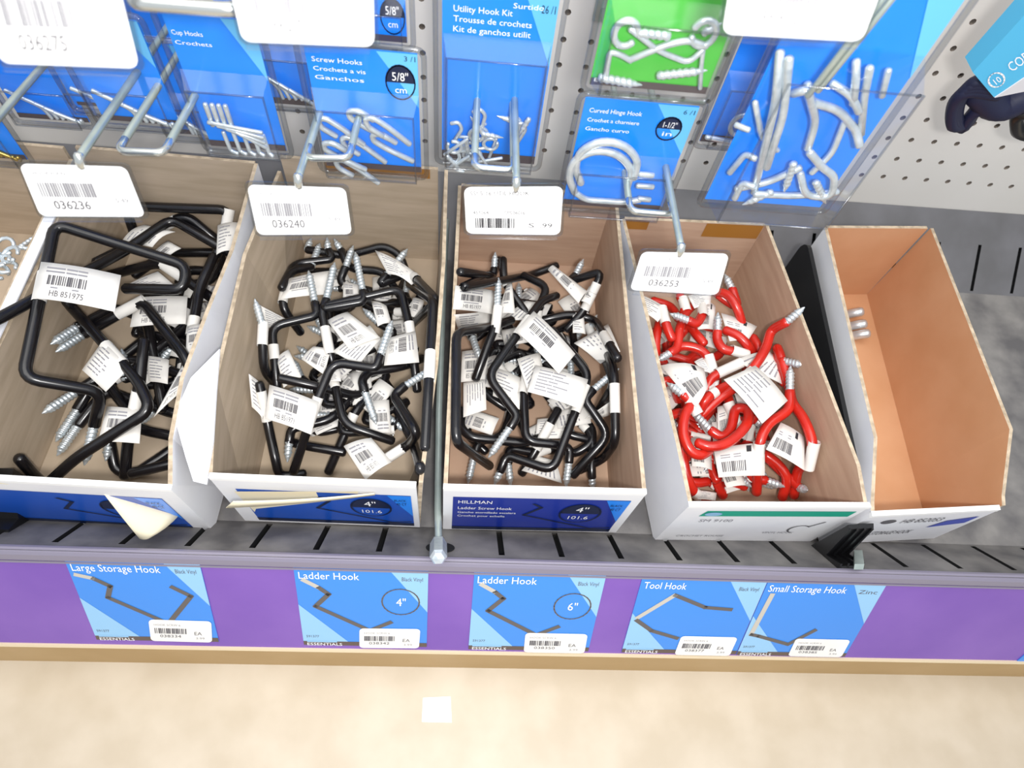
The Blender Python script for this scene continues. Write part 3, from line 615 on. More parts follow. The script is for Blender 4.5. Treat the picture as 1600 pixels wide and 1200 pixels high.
hook('black', A_+'at the front left corner below the barcode tag, '+Z2, [(405, 600, 1.6), (419, 665, 1.5), (430, 716, 1.2), (436, 745, 0.7), (475, 740, 0.6)], [(((389, 584), (416, 608), (411, 655), (394, 636)), 1.9, 0.06, 1)], GB2, thread=False)
hook('black', A_+'lying level with a cut end near the front, '+Z2, [(450, 690, 1.0), (478, 697, 1.1), (537, 707, 1.1)], (), GB2, thread=False)
hook('black', A_+'with cut end above the barcode tag, '+Z2, [(437, 591, 2.5), (492, 603, 2.2), (560, 620, 1.4), (600, 600, 1.2)], (), GB2, thread=False)
hook('black', A_+'with a shiny short screw at front left, '+Z2, [(449, 722, 1.1), (452, 690, 1.4), (455, 670, 1.5), (520, 655, 1.5), (560, 610, 1.3)], (), GB2)
hook('black', A_+'slanting to a free end on the bottom, '+Z2, [(600, 600, 1.2), (556, 640, 1.4), (513, 738, 0.5)], [(((480, 655), (522, 645), (530, 665), (495, 680)), 1.2, 0.04, 1)], GB2, thread=False)
hook('black', A_+'with a bluish screw beside the left wall, '+Z2, [(398, 467, 2.6), (411, 512, 2.3), (410, 530, 2.2), (412, 578, 1.8), (430, 600, 0.8)], [(((408, 478), (450, 500), (446, 512), (414, 512)), 2.1, 0.06, 1)], GB2)
hook('black', A_+'screw pointing up near back right corner, '+Z2, [(637, 389, 2.6), (604, 430, 2.4), (592, 445, 2.3), (640, 425, 2.2), (683, 470, 1.9), (645, 506, 1.5)], [(((586, 391), (658, 433), (643, 445), (606, 428)), 2.6, 0.2, 1)], GB2)
hook('black', A_+'under the wide tan tag at upper left, '+Z2, [(500, 380, 1.6), (487, 417, 1.7), (451, 424, 1.7), (440, 480, 1.5), (470, 520, 1.0)], [(((452, 435), (516, 423), (507, 460), (437, 468)), 2.3, 0.05, 0)], GB2)
hook('black', A_+'arched by the back wall, '+Z2, [(486, 372, 1.6), (480, 390, 1.6), (540, 400, 1.4), (600, 384, 1.8), (625, 398, 1.6), (640, 440, 1.2)], (), GB2)
hook('black', A_+'with a screw against the back wall at centre, '+Z2, [(511, 371, 2.0), (513, 391, 1.8), (520, 405, 1.7), (460, 412, 1.6), (440, 450, 1.2)], (), GB2)
hook('black', A_+'with a screw tilted left against the back wall, '+Z2, [(522, 373, 2.0), (533, 391, 1.8), (545, 420, 1.6), (600, 424, 1.7), (630, 470, 1.4)], (), GB2)
hook('black', A_+'screw just behind the tallest centre screw, '+Z2, [(552, 384, 2.2), (540, 418, 2.0), (530, 440, 1.7), (590, 480, 1.4), (640, 470, 1.2)], [(((536, 441), (560, 445), (562, 472), (536, 474)), 2.0, 0.04, 0)], GB2)
hook('black', A_+'half hidden below the overlapping centre tags, '+Z2, [(567, 482, 2.0), (592, 505, 1.8), (620, 520, 1.6), (560, 560, 1.4), (480, 560, 1.2)], [(((520, 549), (578, 508), (595, 530), (560, 571)), 2.3, 0.06, 1), (((471, 561), (490, 541), (518, 545), (507, 586)), 2.2, 0.06, 0, '851971')], GB2)
hook('black', A_+'with wrapped tags close to the right wall, '+Z2, [(600, 480, 1.2), (640, 490, 1.9), (665, 450, 1.9)], [(((645, 465), (663, 470), (655, 500), (640, 494)), 2.2, 0.06, 0), (((580, 470), (604, 478), (612, 505), (590, 510)), 2.3, 0.1, 0)], GB2, thread=False)
# -- third box
BOX['P'] = P3; Z3 = 'intact label box'
hook('black', A_+'upright screw and tapered end at left, '+Z3, [(779, 434, 3.2), (777, 492, 2.9), (775, 507, 2.8), (764, 535, 2.7), (743, 592, 2.2)], [(((712, 446), (776, 455), (771, 491), (708, 483)), 2.7, 0.06, 0, 'HB 851977')], GB3)
hook('black', A_+'running down left wall from square corner, '+Z3, [(800, 500, 1.9), (770, 510, 2.3), (713, 520, 2.4), (712, 690, 1.7), (765, 728, 1.3)], [(((758, 593), (760, 640), (724, 652), (724, 598)), 2.1, 0.05, 1)], GB3, thread=False)
hook('black', A_+'wide C shape, screw pointing lower left, '+Z3, [(763, 715, 2.0), (797, 668, 2.4), (809, 650, 2.5), (762, 588, 2.8), (812, 518, 3.0), (846, 470, 2.6), (870, 462, 2.3)], [(((834, 486), (899, 553), (873, 584), (806, 517)), 3.3, 0.1, 0)], GB3)
hook('black', A_+'sweeping under the largest tag to a front screw, '+Z3, [(772, 758, 1.0), (782, 736, 1.3), (791, 711, 1.5), (864, 736, 1.8), (921, 585, 2.7), (862, 515, 2.9)], [(((837, 571), (919, 593), (906, 639), (824, 612)), 3.1, 0.08, 1)], GB3)
hook('black', A_+'with a screw pointing right near the right wall, '+Z3, [(967, 576, 2.8), (927, 609, 2.5), (913, 624, 2.4), (952, 680, 2.0), (895, 743, 1.2)], (), GB3)
hook('black', A_+'wrapped tag, in right front corner, '+Z3, [(950, 555, 1.4), (960, 580, 2.0), (962, 690, 1.6), (942, 718, 1.2), (905, 735, 0.8)], [(((954, 600), (967, 600), (967, 646), (953, 646)), 2.2, 0.05, 1)], GB3, thread=False)
hook('black', A_+'U shaped in front centre, screw down, '+Z3, [(884, 762, 1.0), (889, 722, 1.4), (891, 700, 1.5), (866, 694, 1.7), (821, 690, 1.8), (818, 600, 2.0), (835, 560, 1.5)], [(((808, 561), (844, 551), (848, 575), (825, 613)), 2.5, 0.05, 1)], GB3)
hook('black', A_+'crossing the left front below the C shaped hook, '+Z3, [(722, 640, 1.4), (719, 668, 1.5), (736, 684, 1.5), (822, 693, 1.3), (850, 680, 1.0)], [(((774, 575), (813, 590), (812, 640), (770, 618)), 2.0, 0.05, 1)], GB3, thread=False)
hook('black', A_+'with its screw on the left front bottom, '+Z3, [(731, 756, 0.6), (741, 711, 1.0), (748, 689, 1.1), (785, 684, 1.1), (800, 640, 0.9)], (), GB3)
hook('black', A_+'with a thin screw standing at front centre, '+Z3, [(798, 760, 0.6), (794, 723, 1.0), (795, 700, 1.0), (850, 710, 0.8), (860, 660, 0.8)], [(((815, 735), (838, 712), (868, 720), (878, 755)), 0.9, 0.05, 1)], GB3)
hook('black', A_+'leaning diagonally below the largest tag, '+Z3, [(872, 640, 1.7), (831, 715, 0.9), (815, 740, 0.5)], [(((840, 655), (885, 652), (882, 685), (836, 687)), 1.2, 0.04, 1)], GB3, thread=False)
hook('black', A_+'with a short screw down at front right, '+Z3, [(926, 768, 0.6), (925, 746, 0.9), (924, 722, 1.1), (927, 680, 1.2), (896, 650, 1.1)], [(((912, 655), (960, 622), (955, 648), (925, 655)), 1.5, 0.05, 0)], GB3)
hook('black', A_+'looping behind the front right screw, '+Z3, [(880, 655, 1.0), (924, 662, 1.2), (927, 692, 1.2), (896, 711, 0.9), (870, 700, 0.6)], (), GB3, thread=False)
hook('black', A_+'with a thick end standing near the back left, '+Z3, [(786, 405, 2.3), (787, 440, 2.1), (830, 500, 1.5), (850, 560, 1.2)], [(((792, 444), (800, 440), (805, 490), (778, 490)), 2.2, 0.05, 0)], GB3, thread=False)
hook('black', A_+'pointing left at the back left corner, '+Z3, [(774, 394, 2.4), (772, 420, 2.1), (770, 432, 2.0), (719, 425, 1.9)], (), GB3)
hook('black', A_+'screw leaning right near back right corner, '+Z3, [(912, 405, 2.4), (899, 430, 2.2), (889, 440, 2.1), (942, 423, 2.2), (912, 487, 2.0), (885, 515, 1.6)], [(((856, 421), (867, 416), (918, 455), (904, 474)), 2.6, 0.15, 0), (((921, 447), (935, 455), (922, 477), (908, 470)), 2.5, 0.05, 0)], GB3)
hook('black', A_+'bent over at the centre back, '+Z3, [(818, 430, 2.1), (856, 448, 2.3), (842, 480, 2.3), (836, 520, 1.4), (860, 560, 0.9)], [(((782, 500), (822, 470), (862, 475), (850, 500)), 1.7, 0.05, 1)], GB3, thread=False)
hook('black', A_+'tag at the right wall, level arm, '+Z3, [(848, 500, 1.7), (893, 490, 1.8), (930, 500, 1.7), (965, 560, 1.3)], [(((950, 506), (969, 549), (938, 568), (897, 536)), 2.4, 0.06, 1)], GB3, thread=False)
hook('black', A_+'screw pointing down left of wide tags, '+Z3, [(750, 562, 2.2), (738, 526, 2.0), (735, 505, 1.7), (800, 470, 1.4), (860, 480, 1.2)], [(((709, 492), (770, 483), (766, 512), (717, 519)), 2.2, 0.05, 1), (((722, 549), (765, 546), (757, 597), (720, 597)), 1.8, 0.05, 0, '851977')], GB3)
hook('black', A_+'crossed on the back bottom, '+Z3, [(780, 405, 1.5), (774, 424, 1.4), (720, 450, 1.1), (830, 430, 1.2), (870, 415, 1.4)], (), GB3, thread=False)
hook('black', A_+'half buried along the right wall, '+Z3, [(933, 492, 1.7), (921, 515, 1.5), (945, 560, 1.5), (960, 600, 1.3), (930, 650, 0.8)], [(((895, 488), (912, 492), (915, 522), (895, 520)), 1.9, 0.05, 1)], GB3)
# -- red hooks
BOX['P'] = P4; A_ = 'red vinyl hook '; Z4 = ''
hook('red', A_+'with a big tag, screw pointing up past the right wall', [(1257, 480, 3.4), (1229, 503, 3.3), (1206, 517, 3.2), (1197, 542, 3.1), (1182, 568, 3.0), (1155, 600, 2.6), (1120, 625, 2.2), (1095, 650, 1.8)],
    [(((1180, 571), (1231, 626), (1191, 662), (1131, 593)), 3.35, 0.1, 1)], GR)
hook('red', A_+'forming the big front loop in the middle of the red pile', [(1082, 643, 2.2), (1111, 673, 2.3), (1128, 682, 2.3), (1142, 670, 2.3), (1150, 640, 2.4), (1168, 642, 2.6), (1166, 664, 2.8), (1140, 690, 2.8), (1112, 698, 2.8), (1090, 692, 2.7)], (), GR)
hook('red', A_+'curving down the left front with a folded tag near its top', [(1042, 598, 3.0), (1068, 617, 3.0), (1080, 630, 2.9), (1070, 650, 2.9), (1068, 680, 2.8), (1079, 704, 2.7), (1094, 711, 2.6), (1108, 704, 2.4)],
    [(((1032, 571), (1100, 576), (1106, 603), (1088, 637)), 3.1, 0.3, 2)], GR)
hook('red', A_+'on the right side with an upright screw and a barcode tag', [(1235, 572, 3.0), (1234, 612, 2.9), (1231, 640, 2.8), (1202, 662, 2.7), (1188, 690, 2.5), (1184, 730, 1.8), (1182, 770, 0.9)],
    [(((1115, 701), (1195, 691), (1195, 743), (1123, 746)), 2.3, 0.06, 2)], GR)
hook('red', A_+'forming the long loop beside the right wall', [(1222, 563, 2.0), (1232, 600, 2.2), (1238, 628, 2.4), (1256, 655, 2.4), (1269, 692, 2.2), (1264, 722, 2.0), (1247, 735, 1.7), (1240, 775, 0.8)],
    [(((1220, 660), (1257, 683), (1257, 735), (1197, 702)), 2.7, 0.08, 2)], GR, thread=False)
hook('red', A_+'bent over at the front right corner bottom', [(1262, 766, 0.5), (1248, 762, 0.8), (1196, 712, 1.6), (1216, 726, 1.6), (1229, 748, 1.4), (1222, 778, 0.8)], (), GR)
hook('red', A_+'at the front centre bottom beside the wide barcode tag', [(1170, 768, 0.6), (1162, 742, 1.0), (1150, 715, 1.2), (1125, 735, 1.2), (1120, 752, 1.1), (1130, 775, 0.7)], (), GR)
hook('red', A_+'down the left wall at the front corner', [(1062, 680, 1.6), (1066, 707, 1.5), (1074, 745, 1.2), (1088, 772, 0.8), (1110, 775, 0.5)], [(((1087, 766), (1120, 770), (1118, 782), (1090, 780)), 0.9, 0.04, 1)], GR, thread=False)
hook('red', A_+'curled at the top right below the white price tag', [(1132, 428, 2.8), (1144, 452, 2.7), (1150, 478, 2.5), (1120, 458, 2.6), (1137, 461, 2.9), (1152, 482, 2.8), (1161, 512, 2.3)], (), GR)
hook('red', A_+'with an upright grey screw at the top centre of the pile', [(1122, 488, 2.9), (1121, 518, 2.6), (1121, 532, 2.5), (1132, 546, 2.5), (1160, 553, 2.4), (1175, 575, 1.8)], [(((1127, 489), (1183, 510), (1168, 533), (1140, 533)), 2.5, 0.06, 2)], GR)
hook('red', A_+'arching to the right over the top centre tag', [(1133, 516, 2.5), (1152, 524, 2.6), (1168, 540, 2.5), (1176, 560, 2.0), (1165, 590, 1.5)], (), GR, thread=False)
hook('red', A_+'with a short end right of the top centre tag', [(1176, 527, 2.3), (1186, 545, 2.3), (1192, 575, 1.8), (1180, 600, 1.2)], (), GR, thread=False)
hook('red', A_+'pointing its blunt end down at the upper left', [(1036, 490, 2.6), (1041, 508, 2.6), (1050, 530, 2.4)], [(((996, 458), (1043, 482), (1028, 503), (1006, 489)), 2.7, 0.06, 1)], GR, thread=False)
hook('red', A_+'hanging down against the left wall at upper left', [(1030, 505, 2.2), (1025, 530, 2.2), (1026, 555, 1.9), (1040, 570, 1.4)], (), GR, thread=False)
hook('red', A_+'with a bright screw lying across at the upper left', [(1047, 490, 2.9), (1076, 501, 2.8), (1088, 505, 2.7), (1097, 492, 2.6), (1097, 480, 2.4)], [(((1098, 468), (1118, 478), (1116, 515), (1090, 515)), 2.3, 0.06, 2)], GR)
hook('red', A_+'with a small dark screw touching the left wall', [(1026, 564, 2.2), (1048, 551, 2.3), (1058, 542, 2.3), (1062, 515, 2.4), (1070, 492, 2.3), (1082, 478, 2.1)], (), GR)
hook('red', A_+'with a blunt end lying under the upright grey screw', [(1100, 537, 2.2), (1090, 525, 2.2), (1075, 512, 2.0), (1050, 540, 1.4)], (), GR, thread=False)
hook('red', A_+'arching across the middle above the folded tag', [(1050, 550, 2.0), (1068, 541, 2.3), (1096, 548, 2.4), (1111, 570, 2.3), (1112, 598, 2.0), (1100, 625, 1.6)], [(((1085, 565), (1103, 557), (1112, 585), (1098, 580)), 2.3, 0.06, 1)], GR, thread=False)
hook('red', A_+'rising to the centre tag from the left middle', [(1144, 573, 2.6), (1120, 585, 2.5), (1107, 600, 2.3), (1098, 640, 1.8)], [(((1147, 563), (1200, 547), (1224, 567), (1222, 600)), 2.6, 0.1, 1)], GR, thread=False)
hook('red', A_+'slanting below the big hanging tag', [(1138, 602, 2.4), (1118, 612, 2.4), (1100, 628, 2.3), (1090, 655, 1.6)], [(((1108, 600), (1124, 594), (1120, 612), (1108, 612)), 2.4, 0.04, 1)], GR, thread=False)
hook('red', A_+'descending left of the big hanging tag corner', [(1198, 672, 2.0), (1180, 655, 2.0), (1152, 657, 2.0), (1142, 635, 2.1), (1136, 615, 2.0)], [(((1121, 636), (1140, 632), (1150, 672), (1122, 682)), 1.9, 0.05, 2)], GR)
hook('red', A_+'short and level at the left wall beside the loops', [(1040, 652, 1.9), (1066, 645, 1.9), (1095, 655, 1.5), (1112, 640, 1.2)], (), GR, thread=False)
hook('red', A_+'under the folded tag at the left wall', [(1030, 605, 2.3), (1040, 596, 2.5), (1052, 598, 2.4), (1060, 625, 1.6)], (), GR, thread=False)
hook('red', A_+'with a screw pointing right below the centre tag', [(1258, 571, 2.5), (1222, 564, 2.3), (1205, 560, 2.0), (1185, 590, 1.4)], (), GR)
hook('red', A_+'standing with a small blunt end at the right wall', [(1214, 543, 2.4), (1220, 560, 2.2), (1226, 600, 1.4)], (), GR, thread=False)
hook('red', A_+'at the top left below the white price tag', [(1062, 462, 2.3), (1070, 480, 2.3), (1063, 500, 2.1), (1048, 480, 1.7), (1020, 470, 1.5)], [(((1075, 462), (1112, 455), (1110, 475), (1085, 482)), 2.5, 0.06, 1)], GR, thread=False)
# -- hooks buried lower in the piles: one of each kind is built, the rest are copies
def proto(kind, label, group):
    if kind == 'red':
        pts = [V((-1.2, 0.9, 0)), V((-0.6, 0.5, 0)), V((-0.2, 0.3, 0)), V((-0.1, -0.2, 0)), V((0.2, -0.7, 0)), V((0.8, -0.9, 0)), V((1.2, -0.5, 0)), V((1.2, 0.1, 0))]
    elif kind == 'large':
        pts = [V((-2.4, 0.9, 0)), V((-1.6, 0.5, 0)), V((-1.0, 0.6, 0)), V((-1.0, -0.7, 0)), V((2.0, -0.7, 0)), V((2.0, 1.0, 0)), V((1.3, 1.1, 0))]
    else:
        pts = [V((-1.9, 0.7, 0)), V((-1.0, 0.45, 0)), V((-0.5, 0.5, 0)), V((-0.8, -0.3, 0)), V((1.2, -0.5, 0)), V((1.7, 0.5, 0))]
    mt, r = ROD[kind]; nm = {'black': 'ladder_hook', 'large': 'storage_hook', 'red': 'bicycle_hook'}[kind]
    t = thing(nm, label, 'hook', (0, 0, 0), group); line = catmull(pts[1:], 4) if kind == 'red' else fillet(pts[1:], 0.4, 4)
    m = MB(); m.tube(line, r, 8); m.build('coated_rod', mt, t)
    m = MB(); thread_mesh(m, pts[0], pts[1], r*0.86); m.build('screw_thread', 'zinc', t)
    a = V((0.3, -0.65, r+0.05))
    paper_tag(t, [a, a+V((0.75, -0.05, 0)), a+V((0.85, 1.2, 0.15)), a+V((0.1, 1.25, 0.15))], 0.08, 5, fillet(pts[1:], 0.4), r, None, 2 if kind == 'red' else 0)
    return t, pts
def copy_tree(o, par=None):
    c = o.copy(); C.objects.link(c)
    if par is not None: c.parent = par
    for ch in o.children: copy_tree(ch, c)
    return c
def fill(kind, label, group, P, W, rect, layers, per, seed):
    rn = random.Random(seed); first, pts = proto(kind, label, group); used = False; x0, x1, ya, yb = rect
    for z in layers:
        done = 0; tries = 0
        while done < per and tries < 200:
            tries += 1; a = rn.uniform(0, 6.28); cx, cy = rn.uniform(x0, x1), rn.uniform(ya, yb)
            w = [(cx+p.x*math.cos(a)-p.y*math.sin(a), cy+p.x*math.sin(a)+p.y*math.cos(a)) for p in pts]
            if any(q[0] < x0+0.2 or q[0] > x1-0.2 or q[1] < ya+0.2 or q[1] > yb-0.2 for q in w): continue
            done += 1; o = copy_tree(first) if used else first; used = True
            o.location = P(cx, cy, z)*S; o.rotation_euler = (rn.uniform(-0.05, 0.05), rn.uniform(-0.05, 0.05), a)
fill('large', 'black storage hook buried at the bottom of the left box', 'storage hooks at the bottom of the left pile', P1, W1, (1.2, W1-0.1, 3.0, 10.8), (0.42, 0.78), 4, 3)
fill('black', 'black ladder hook buried under the pile in the peeled label box', 'ladder hooks under the pile in the peeled label box', P2, W2, (0.2, W2-0.2, 2.6, 11.0), (0.4, 0.75, 1.1), 6, 5)
fill('black', 'black ladder hook buried under the pile in the intact label box', 'ladder hooks under the pile in the intact label box', P3, W3, (0.2, W3-0.2, 2.4, 11.2), (0.4, 0.75, 1.1), 6, 8)
fill('red', 'red vinyl hook buried under the pile of red hooks', 'red hooks under the pile', P4, W4, (0.2, W4-0.2, 1.2, 9.0), (0.45, 0.85, 1.25), 7, 12)
# -- the few screws left in the empty box
for k, (u, v) in enumerate(((1346, 487), (1351, 506), (1356, 521))):
    t = thing('screw_hook', ('silver hook end peeping over the left wall of the empty box, rearmost of three', 'silver hook end peeping over the left wall of the empty box, middle of three', 'silver hook end peeping over the left wall of the empty box, nearest of three')[k], 'hook', pz(u, v, 0.2), 'silver hooks left in the empty box')
    c = pz(u, v, 0.75); m = MB(); m.tube([c+V((-0.5, 0.1, -0.45)), c+V((-0.25, 0.05, -0.2)), c], 0.2, 10); m.build('hook_shank', 'zinc', t)
    m = MB(); thread_mesh(m, c+V((-1.0, 0.2, -0.5)), c+V((-0.5, 0.1, -0.45)), 0.15); m.build('screw_thread', 'zinc', t)
# -- small silver screw eyes in the box at the left edge
for k, (u, v) in enumerate(((8, 385), (16, 398), (2, 408), (10, 418), (-4, 425))):
    t = thing('screw_eye', 'small silver screw eye in the box cut off at the left edge', 'hook', pz(u, v, 3.6), 'silver screw eyes in the cut off box')
    c = pz(u, v, 3.8); a = k*1.1; m = MB()
    m.tube([c+V((0.3*math.cos(q), 0.3*math.sin(q), 0.1*math.sin(q+a))) for q in [0.5*j for j in range(12)]], 0.07, 8); m.build('eye', 'zinc', t)
    m = MB(); thread_mesh(m, c+V((0.3*math.cos(a)+0.9*math.cos(a), 1.2*math.sin(a), -0.1)), c+V((0.3*math.cos(a), 0.3*math.sin(a), 0)), 0.08); m.build('screw_thread', 'zinc', t)
# ------------------------------------------------------------------ blister packs on the pegboard
def pack(label, px4, y, card, bl, depth, lines, ring=None, qty=None, tilt=0.0, pale='pack_sky', group=None, foot=True, hx=0.5):
    """px4: outline tl, tr, br, bl seen in the picture, stood on an upright plane at distance y; bl: blister zone x0, x1, y0, y1"""
    n = V((0, -math.cos(tilt), math.sin(tilt))); o = py(*px4[3], y); c = [hit(u, v, o, n) for u, v in px4]
    tl, tr, br, bl_ = c; bl2 = bl_; U = ((tr-tl)+(br-bl_))/2; W = ((tl-bl_)+(tr-br))/2
    U = V((U.length, 0, 0)); W = V((0, 0.0, 1))*W.length if tilt == 0 else W
    bl2 = (bl_+br)/2-U/2
    N = U.cross(W).normalized(); N = N if N.y < 0 else -N
    L = lambda x, yy, d=0.0: bl2+U*x+W*yy+N*d
    w, h = U.length, W.length; ex, ey = 0.16/w, 0.16/h
    t = thing('blister_pack', label, 'package', L(0.5, 0), group)
    m = MB(); m.slab([L(ex, ey), L(1-ex, ey), L(1-ex, 1-ey), L(ex, 1-ey)], 0.03); m.build('card', card, t)
    g = lambda x, yy: L(x, yy, 0.02)
    m = MB(); m.poly([g(0.62, 1-ey), g(1-ex, 0.58), g(1-ex, 1-ey)]); m.build('pale_corner', pale, t)
    if foot: m = MB(); m.quad(g(ex, ey), g(1-ex, ey), g(1-ex, ey+0.05), g(ex, ey+0.05)); m.build('foot_bar', 'pack_brown', t)
    g2 = lambda x, yy: L(x, yy, 0.028); m = MB()
    for st, x, yy, tw, th in lines: text(m, g2, st, x, yy, tw, th*0.75)
    if lines: m.build('lettering', 'label_white', t)
    if ring:
        m = MB(); cx, cy, rx, ry = ring[1:5]; m.poly([g2(*p) for p in ellipse(cx, cy, rx, ry, 0, 180, 14)]); m.flatline(g2, ellipse(cx, cy, rx, ry), 0.012)
        r_ = m.build('size_badge', 'ring_navy', t); g3 = lambda x, yy: L(x, yy, 0.036)
        m = MB(); text(m, g3, ring[0], cx-rx*0.55, cy+ry*0.12, rx*1.1, ry*0.5); text(m, g3, ring[5], cx-rx*0.4, cy-ry*0.6, rx*0.8, ry*0.4); m.build('lettering', 'label_white', r_)
    if qty: m = MB(); text(m, g2, qty, 0.84, 0.9 if not ring else min(0.93, ring[2]+ring[4]+0.03), 0.09, 0.035); m.build('small_print', 'ring_navy', t)
    # clear shell: flat back sheet with a raised rim, and the bulged bubble
    m = MB(); m.tube([L(a, b, 0.06) for a, b in rounded(0, 0, 1, 1, 0.1/w*2, 0.1/h*2, 3)+[(1-0.2/w, 0)]], 0.075, 6, cap=False); m.build('shell_rim', 'smoky_plastic', t)
    x0, x1, y0, y1 = bl; s = 0.12
    A = [L(x0, y0, 0.05), L(x1, y0, 0.05), L(x1, y1, 0.05), L(x0, y1, 0.05)]; sx, sy = s/w, s/h
    Bq = [L(x0+sx, y0+sy, depth), L(x1-sx, y0+sy, depth), L(x1-sx, y1-sy*2.5, depth), L(x0+sx, y1-sy*2.5, depth)]
    m = MB(); k = len(m.v); m.v += A+Bq
    for i in range(4): j = (i+1) % 4; m.face((i, j, 4+j, 4+i))
    m.face((4, 5, 6, 7)); b = m.build('bubble', 'clear_plastic', t)
    m = MB(); m.tube(Bq+[Bq[0]], 0.035, 5, cap=False); m.build('bubble_edge', 'smoky_plastic', t)
    return t, L, y, N
def wire(t, pts, r, mt='zinc', name='metal_hook', smooth=False):
    m = MB(); m.tube(catmull(pts, 4) if smooth else fillet(pts, r*3, 4), r, 8); return m.build(name, mt, t)
def ring_of(c, a, b, r, a0=0, a1=320):
    return [c+a*math.cos(math.radians(q))+b*math.sin(math.radians(q)) for q in range(a0, a1+1, 20)]
X_, Z_ = V((1, 0, 0)), V((0, 0, 1))
GP = 'blue blister packs of hooks'
tw3 = lambda a, b, c: [(a, 0.10, 0.86, 0.5, 0.035), (b, 0.10, 0.80, 0.55, 0.035), (c, 0.10, 0.74, 0.5, 0.035)]
# green pack of hooks and eyes, with the curved hook pack below it
t, L, y, N = pack('green blister pack holding two screw eyes and hook arms', ((938, -120), (1190, -118), (1113, 150), (905, 146)), 13.2, 'pack_green', (0.06, 0.94, 0.05, 0.62), 0.55, [('ESS', 0.08, 0.07, 0.09, 0.035)], pale='pack_pale_green')
q = lambda u, v, d=0.3: py(u, v, 13.2-d)
wire(t, ring_of(q(978, 52), X_*0.24, Z_*0.28, 0.1), 0.075, name='screw_eye'); wire(t, ring_of(q(1100, 52), X_*0.24, Z_*0.28, 0.1, 200, 520), 0.075, name='screw_eye')
wire(t, [q(985, 45), q(1030, 80), q(1076, 98), q(1098, 78)], 0.065, name='hook_arm'); wire(t, [q(985, 93), q(1040, 70), q(1078, 62), q(1104, 72)], 0.075, name='hook_arm')
wire(t, [q(947, 118), q(953, 80), q(972, 86), q(986, 95)], 0.065, name='hook_arm'); wire(t, [q(1100, 70), q(1096, 100), q(1094, 138)], 0.05, name='hook_arm')
for a, b in ((q(938, 121), q(1003, 133)), (q(1030, 118), q(1105, 110)), (q(1045, 56), q(985, 50)), (q(1100, 50), q(1128, 36))):
    m = MB(); thread_mesh(m, b, a, 0.1); m.build('screw_thread', 'zinc', t)
t, L, y, N = pack('blue blister pack with a 1-1/2 inch badge and two curved clamp hooks', ((888, 148), (1090, 152), (1036, 332), (868, 326)), 14.0, 'pack_blue', (0.06, 0.94, 0.04, 0.55), 0.6,
    [('Curved Hinge Hook', 0.10, 0.86, 0.42, 0.045), ('Crochet a charniere', 0.10, 0.79, 0.42, 0.04), ('Gancho curvo', 0.10, 0.72, 0.36, 0.04)], ('1-1/2"', 0.77, 0.78, 0.10, 0.09, 'in'), '6 /1', group=GP)
q = lambda u, v, d=0.35: py(u, v, 14.0-d)
for dx, dz in ((0, 0), (10, -14)):
    wire(t, [q(898+dx, 300+dz), q(890+dx, 275+dz), q(900+dx, 250+dz), q(930+dx, 236+dz), q(965+dx, 242+dz), q(985+dx, 265+dz), q(980+dx, 292+dz)], 0.11, smooth=True)
wire(t, [q(898, 300), q(915, 312), q(975, 316), q(1000, 312)], 0.09); wire(t, [q(1000, 272), q(1020, 274)], 0.08); wire(t, [q(996, 290), q(1020, 292)], 0.08); wire(t, [q(998, 310), q(1015, 312)], 0.08)
# big pack at right
t, L, y, N = pack('largest blue blister pack, full of long silver hooks, hanging at right', ((1185, -120), (1445, -115), (1300, 332), (1074, 316)), 13.0, 'pack_blue', (0.05, 0.95, 0.03, 0.66), 0.95, [], foot=False)
q = lambda u, v, d=0.5: py(u, v, 13.0-d)
for pts, r in (([(1219, 82), (1212, 160), (1178, 300)], 0.1), ([(1233, 92), (1224, 180), (1198, 262)], 0.1), ([(1262, 132), (1264, 158), (1312, 172), (1338, 205), (1343, 228)], 0.1), ([(1338, 95), (1337, 130), (1333, 162)], 0.09),
               ([(1359, 106), (1350, 152), (1345, 210)], 0.09), ([(1240, 146), (1262, 140), (1275, 190), (1262, 232)], 0.1), ([(1300, 130), (1330, 148), (1342, 175)], 0.09), ([(1388, 110), (1378, 150)], 0.08),
               ([(1265, 238), (1285, 262), (1304, 275), (1300, 308), (1258, 306), (1250, 270)], 0.1), ([(1150, 295), (1200, 285), (1250, 262)], 0.09), ([(1180, 303), (1240, 306), (1308, 300)], 0.09),
               ([(1140, 270), (1165, 240), (1180, 248)], 0.08), ([(1180, 160), (1190, 215), (1215, 235)], 0.07), ([(1150, 195), (1170, 203)], 0.07), ([(1268, 270), (1300, 240), (1320, 190)], 0.08), ([(1148, 310), (1160, 285), (1178, 292)], 0.09)):
    wire(t, [q(u, v, 0.35+0.3*((u*7+v) % 5)/5) for u, v in pts], r)
for a, b in (((1225, 300), (1240, 255)), ((1290, 318), (1275, 285)), ((1160, 320), (1205, 300))):
    m = MB(); thread_mesh(m, q(*a), q(*b), 0.1); m.build('screw_thread', 'zinc', t)
t, L, y, N = pack('blue pack hanging behind the large right pack, only its light blue corner in view', ((1330, -160), (1500, -165), (1392, 120), (1240, 115)), 15.0, 'pack_blue', (0.06, 0.94, 0.04, 0.5), 0.5, [], foot=False, group=GP)
wire(t, [L(0.2, 0.4, 0.25), L(0.25, 0.15, 0.25), L(0.6, 0.12, 0.25)], 0.08)
t, L, y, N = pack('narrow blue pack seen between the green pack and the large right pack', ((1165, -40), (1300, -40), (1190, 232), (1080, 228)), 16.2, 'pack_blue', (0.06, 0.94, 0.04, 0.5), 0.5, [], group=GP)
